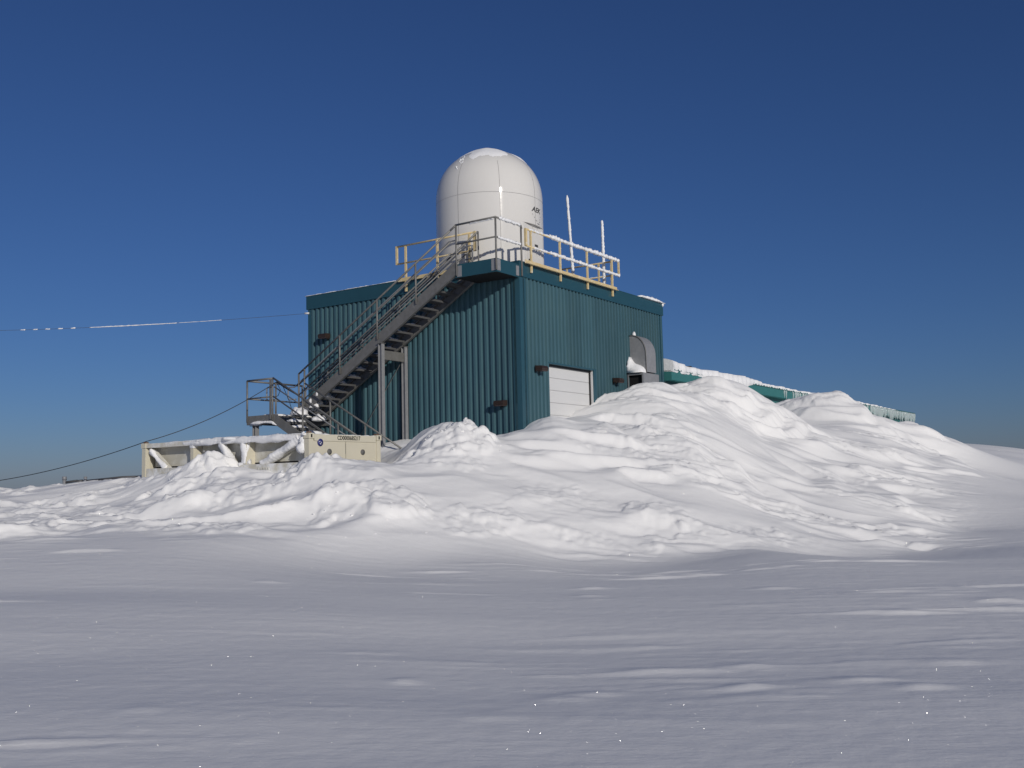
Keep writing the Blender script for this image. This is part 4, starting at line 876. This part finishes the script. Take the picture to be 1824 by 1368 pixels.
for i in range(15):    # crumbs of ice clinging below the cap on the left front
    t = VA - R(38) + ic.uniform(-.07, .07) + (ic.uniform(0, .6) if i > 14 else 0); z = (10.82 if i > 14 else ic.uniform(10.35, 10.88)); r_ = drad(t, z)
    cz_ = ic.uniform(.012, .026); lump(MB(), rp(t, r_-.006, z), cz_, cz_*1.1, cz_*ic.uniform(1, 2.2), i, (8, 6), 1, .6).build('ice_crumb', M['frost'], dc, True)

# ------------------------------------------------------------------ cables
def wthing(name, label, cat, loc, group=None):
    o = bpy.data.objects.new(name, None); col.objects.link(o); o.location = loc; ORG[o.name] = Vector(loc); return tag(o, label, cat, group)
def sag(p, q, s_, n=24):
    p, q = Vector(p), Vector(q); return [p.lerp(q, i/n) - Vector((0, 0, 4*s_*(i/n)*(1-i/n))) for i in range(n+1)]
pA = wld((HX0-.02, 6.56, 4.60)); pB = Vector((-9.52, 26.15, 2.965)); pC = Vector((-18.5, 31, 1.95))
cb = wthing('black_cable', 'thin black cable sagging from the stair landing to the left', 'cable', pB)
MB().tube(sag(pA, pB, .17)[:-1] + sag(pB, pC, .30), .011, 6).build('cable_run', M['black'], cb, True)
pD = wld((HX0-.02, 5.6, 4.12)); MB().tube(sag(pA, pD, .02, 8), .016, 6).build('cable_along_rail', M['black'], cb, True)
pE = wld((-2.15, 5.95, 3.45)); MB().tube([pA, wld((-2.25, 6.40, 4.45)), wld((-2.2, 6.22, 4.05)), wld((-2.2, 6.1, 3.75)), pE], .009, 6).build('hanging_tail', M['black'], cb, True)
MB().tube([pA + Vector((0, 0, -.02)), wld((-2.3, 6.46, 4.38)), wld((-2.3, 6.55, 4.22)), wld((-2.3, 6.72, 4.18))], .009, 6).build('cable_loop', M['black'], cb, True)
wA = wld((-.05, 7.62, 6.93)); wB = Vector((-24, 34, 7.4))
fw = wthing('frosted_wire', 'overhead wire patched with white rime left of the building', 'wire', wA)
wp = sag(wA, wB, .22, 120); MB().tube(wp, .0055, 5).build('wire', M['steel_dark'], fw, True)
fr2 = random.Random(3)
def xs_of(px):  # index along the wire where its bearing from the viewpoint crosses a given x/y slope
    return min(range(len(wp)), key=lambda i: abs(wp[i].x/wp[i].y - px))
i0, i1 = xs_of(-.335), xs_of(-.423); frost([wp[i] for i in range(i0, i1+1)], .014, 61, .08, .25).build('rime', M['frost'], fw, True)
i0b = xs_of(-.292); frost([wp[i] for i in range(i0b, i0+1)], .008, 62, .1, .2).build('rime', M['frost'], fw, True)
for px in (-.438, -.451, -.465, -.478, -.489):
    i = xs_of(px); frost([wp[i-1].lerp(wp[i], .4), wp[i], wp[i].lerp(wp[i+1], .5)], .016, 63+i, .05, .3).build('rime', M['frost'], fw, True)
ins = MB().tube([wA, wA + (wB-wA).normalized()*.14], .03, 8).build('insulator', M['door'], fw, True)

# ------------------------------------------------------------------ buried pipe posts on the far left
pp1 = wthing('pipe_post', 'short galvanised pipe post sticking out of the snow, far left', 'post', (-12.9, 29, 1.5))
MB().tube([(-12.9, 29, 1.3), (-12.9, 29, 2.12)], .05, 10).build('pipe', M['galv'], pp1, True); MB().tube([(-12.9, 29, 2.05), (-12.9, 29, 2.15)], .062, 10).build('collar', M['galv'], pp1, True)
MB().tube([(-12.86, 29, 1.98), (-12.55, 29.02, 2.02), (-12.3, 29.05, 1.9)], .035, 8).build('rail', M['steel_dark'], pp1, True)
pp2 = wthing('gate_rail', 'dark rail with pipe fitting lying on the snow left of the container', 'rail', (-12.15, 28.6, 1.6))
MB().tube([(-12.13, 28.6, 1.7), (-12.13, 28.6, 2.13)], .045, 10).build('pipe', M['galv'], pp2, True)
MB().tube([(-12.2, 28.6, 2.0), (-11.1, 28.6, 2.09), (-10.3, 28.6, 2.10)], .028, 8).build('rail', M['steel_dark'], pp2, True)
MB().tube([(-12.35, 28.58, 1.85), (-12.33, 28.58, 2.0), (-12.2, 28.58, 2.0)], .05, 8).build('elbow', M['steel_dark'], pp2, True)
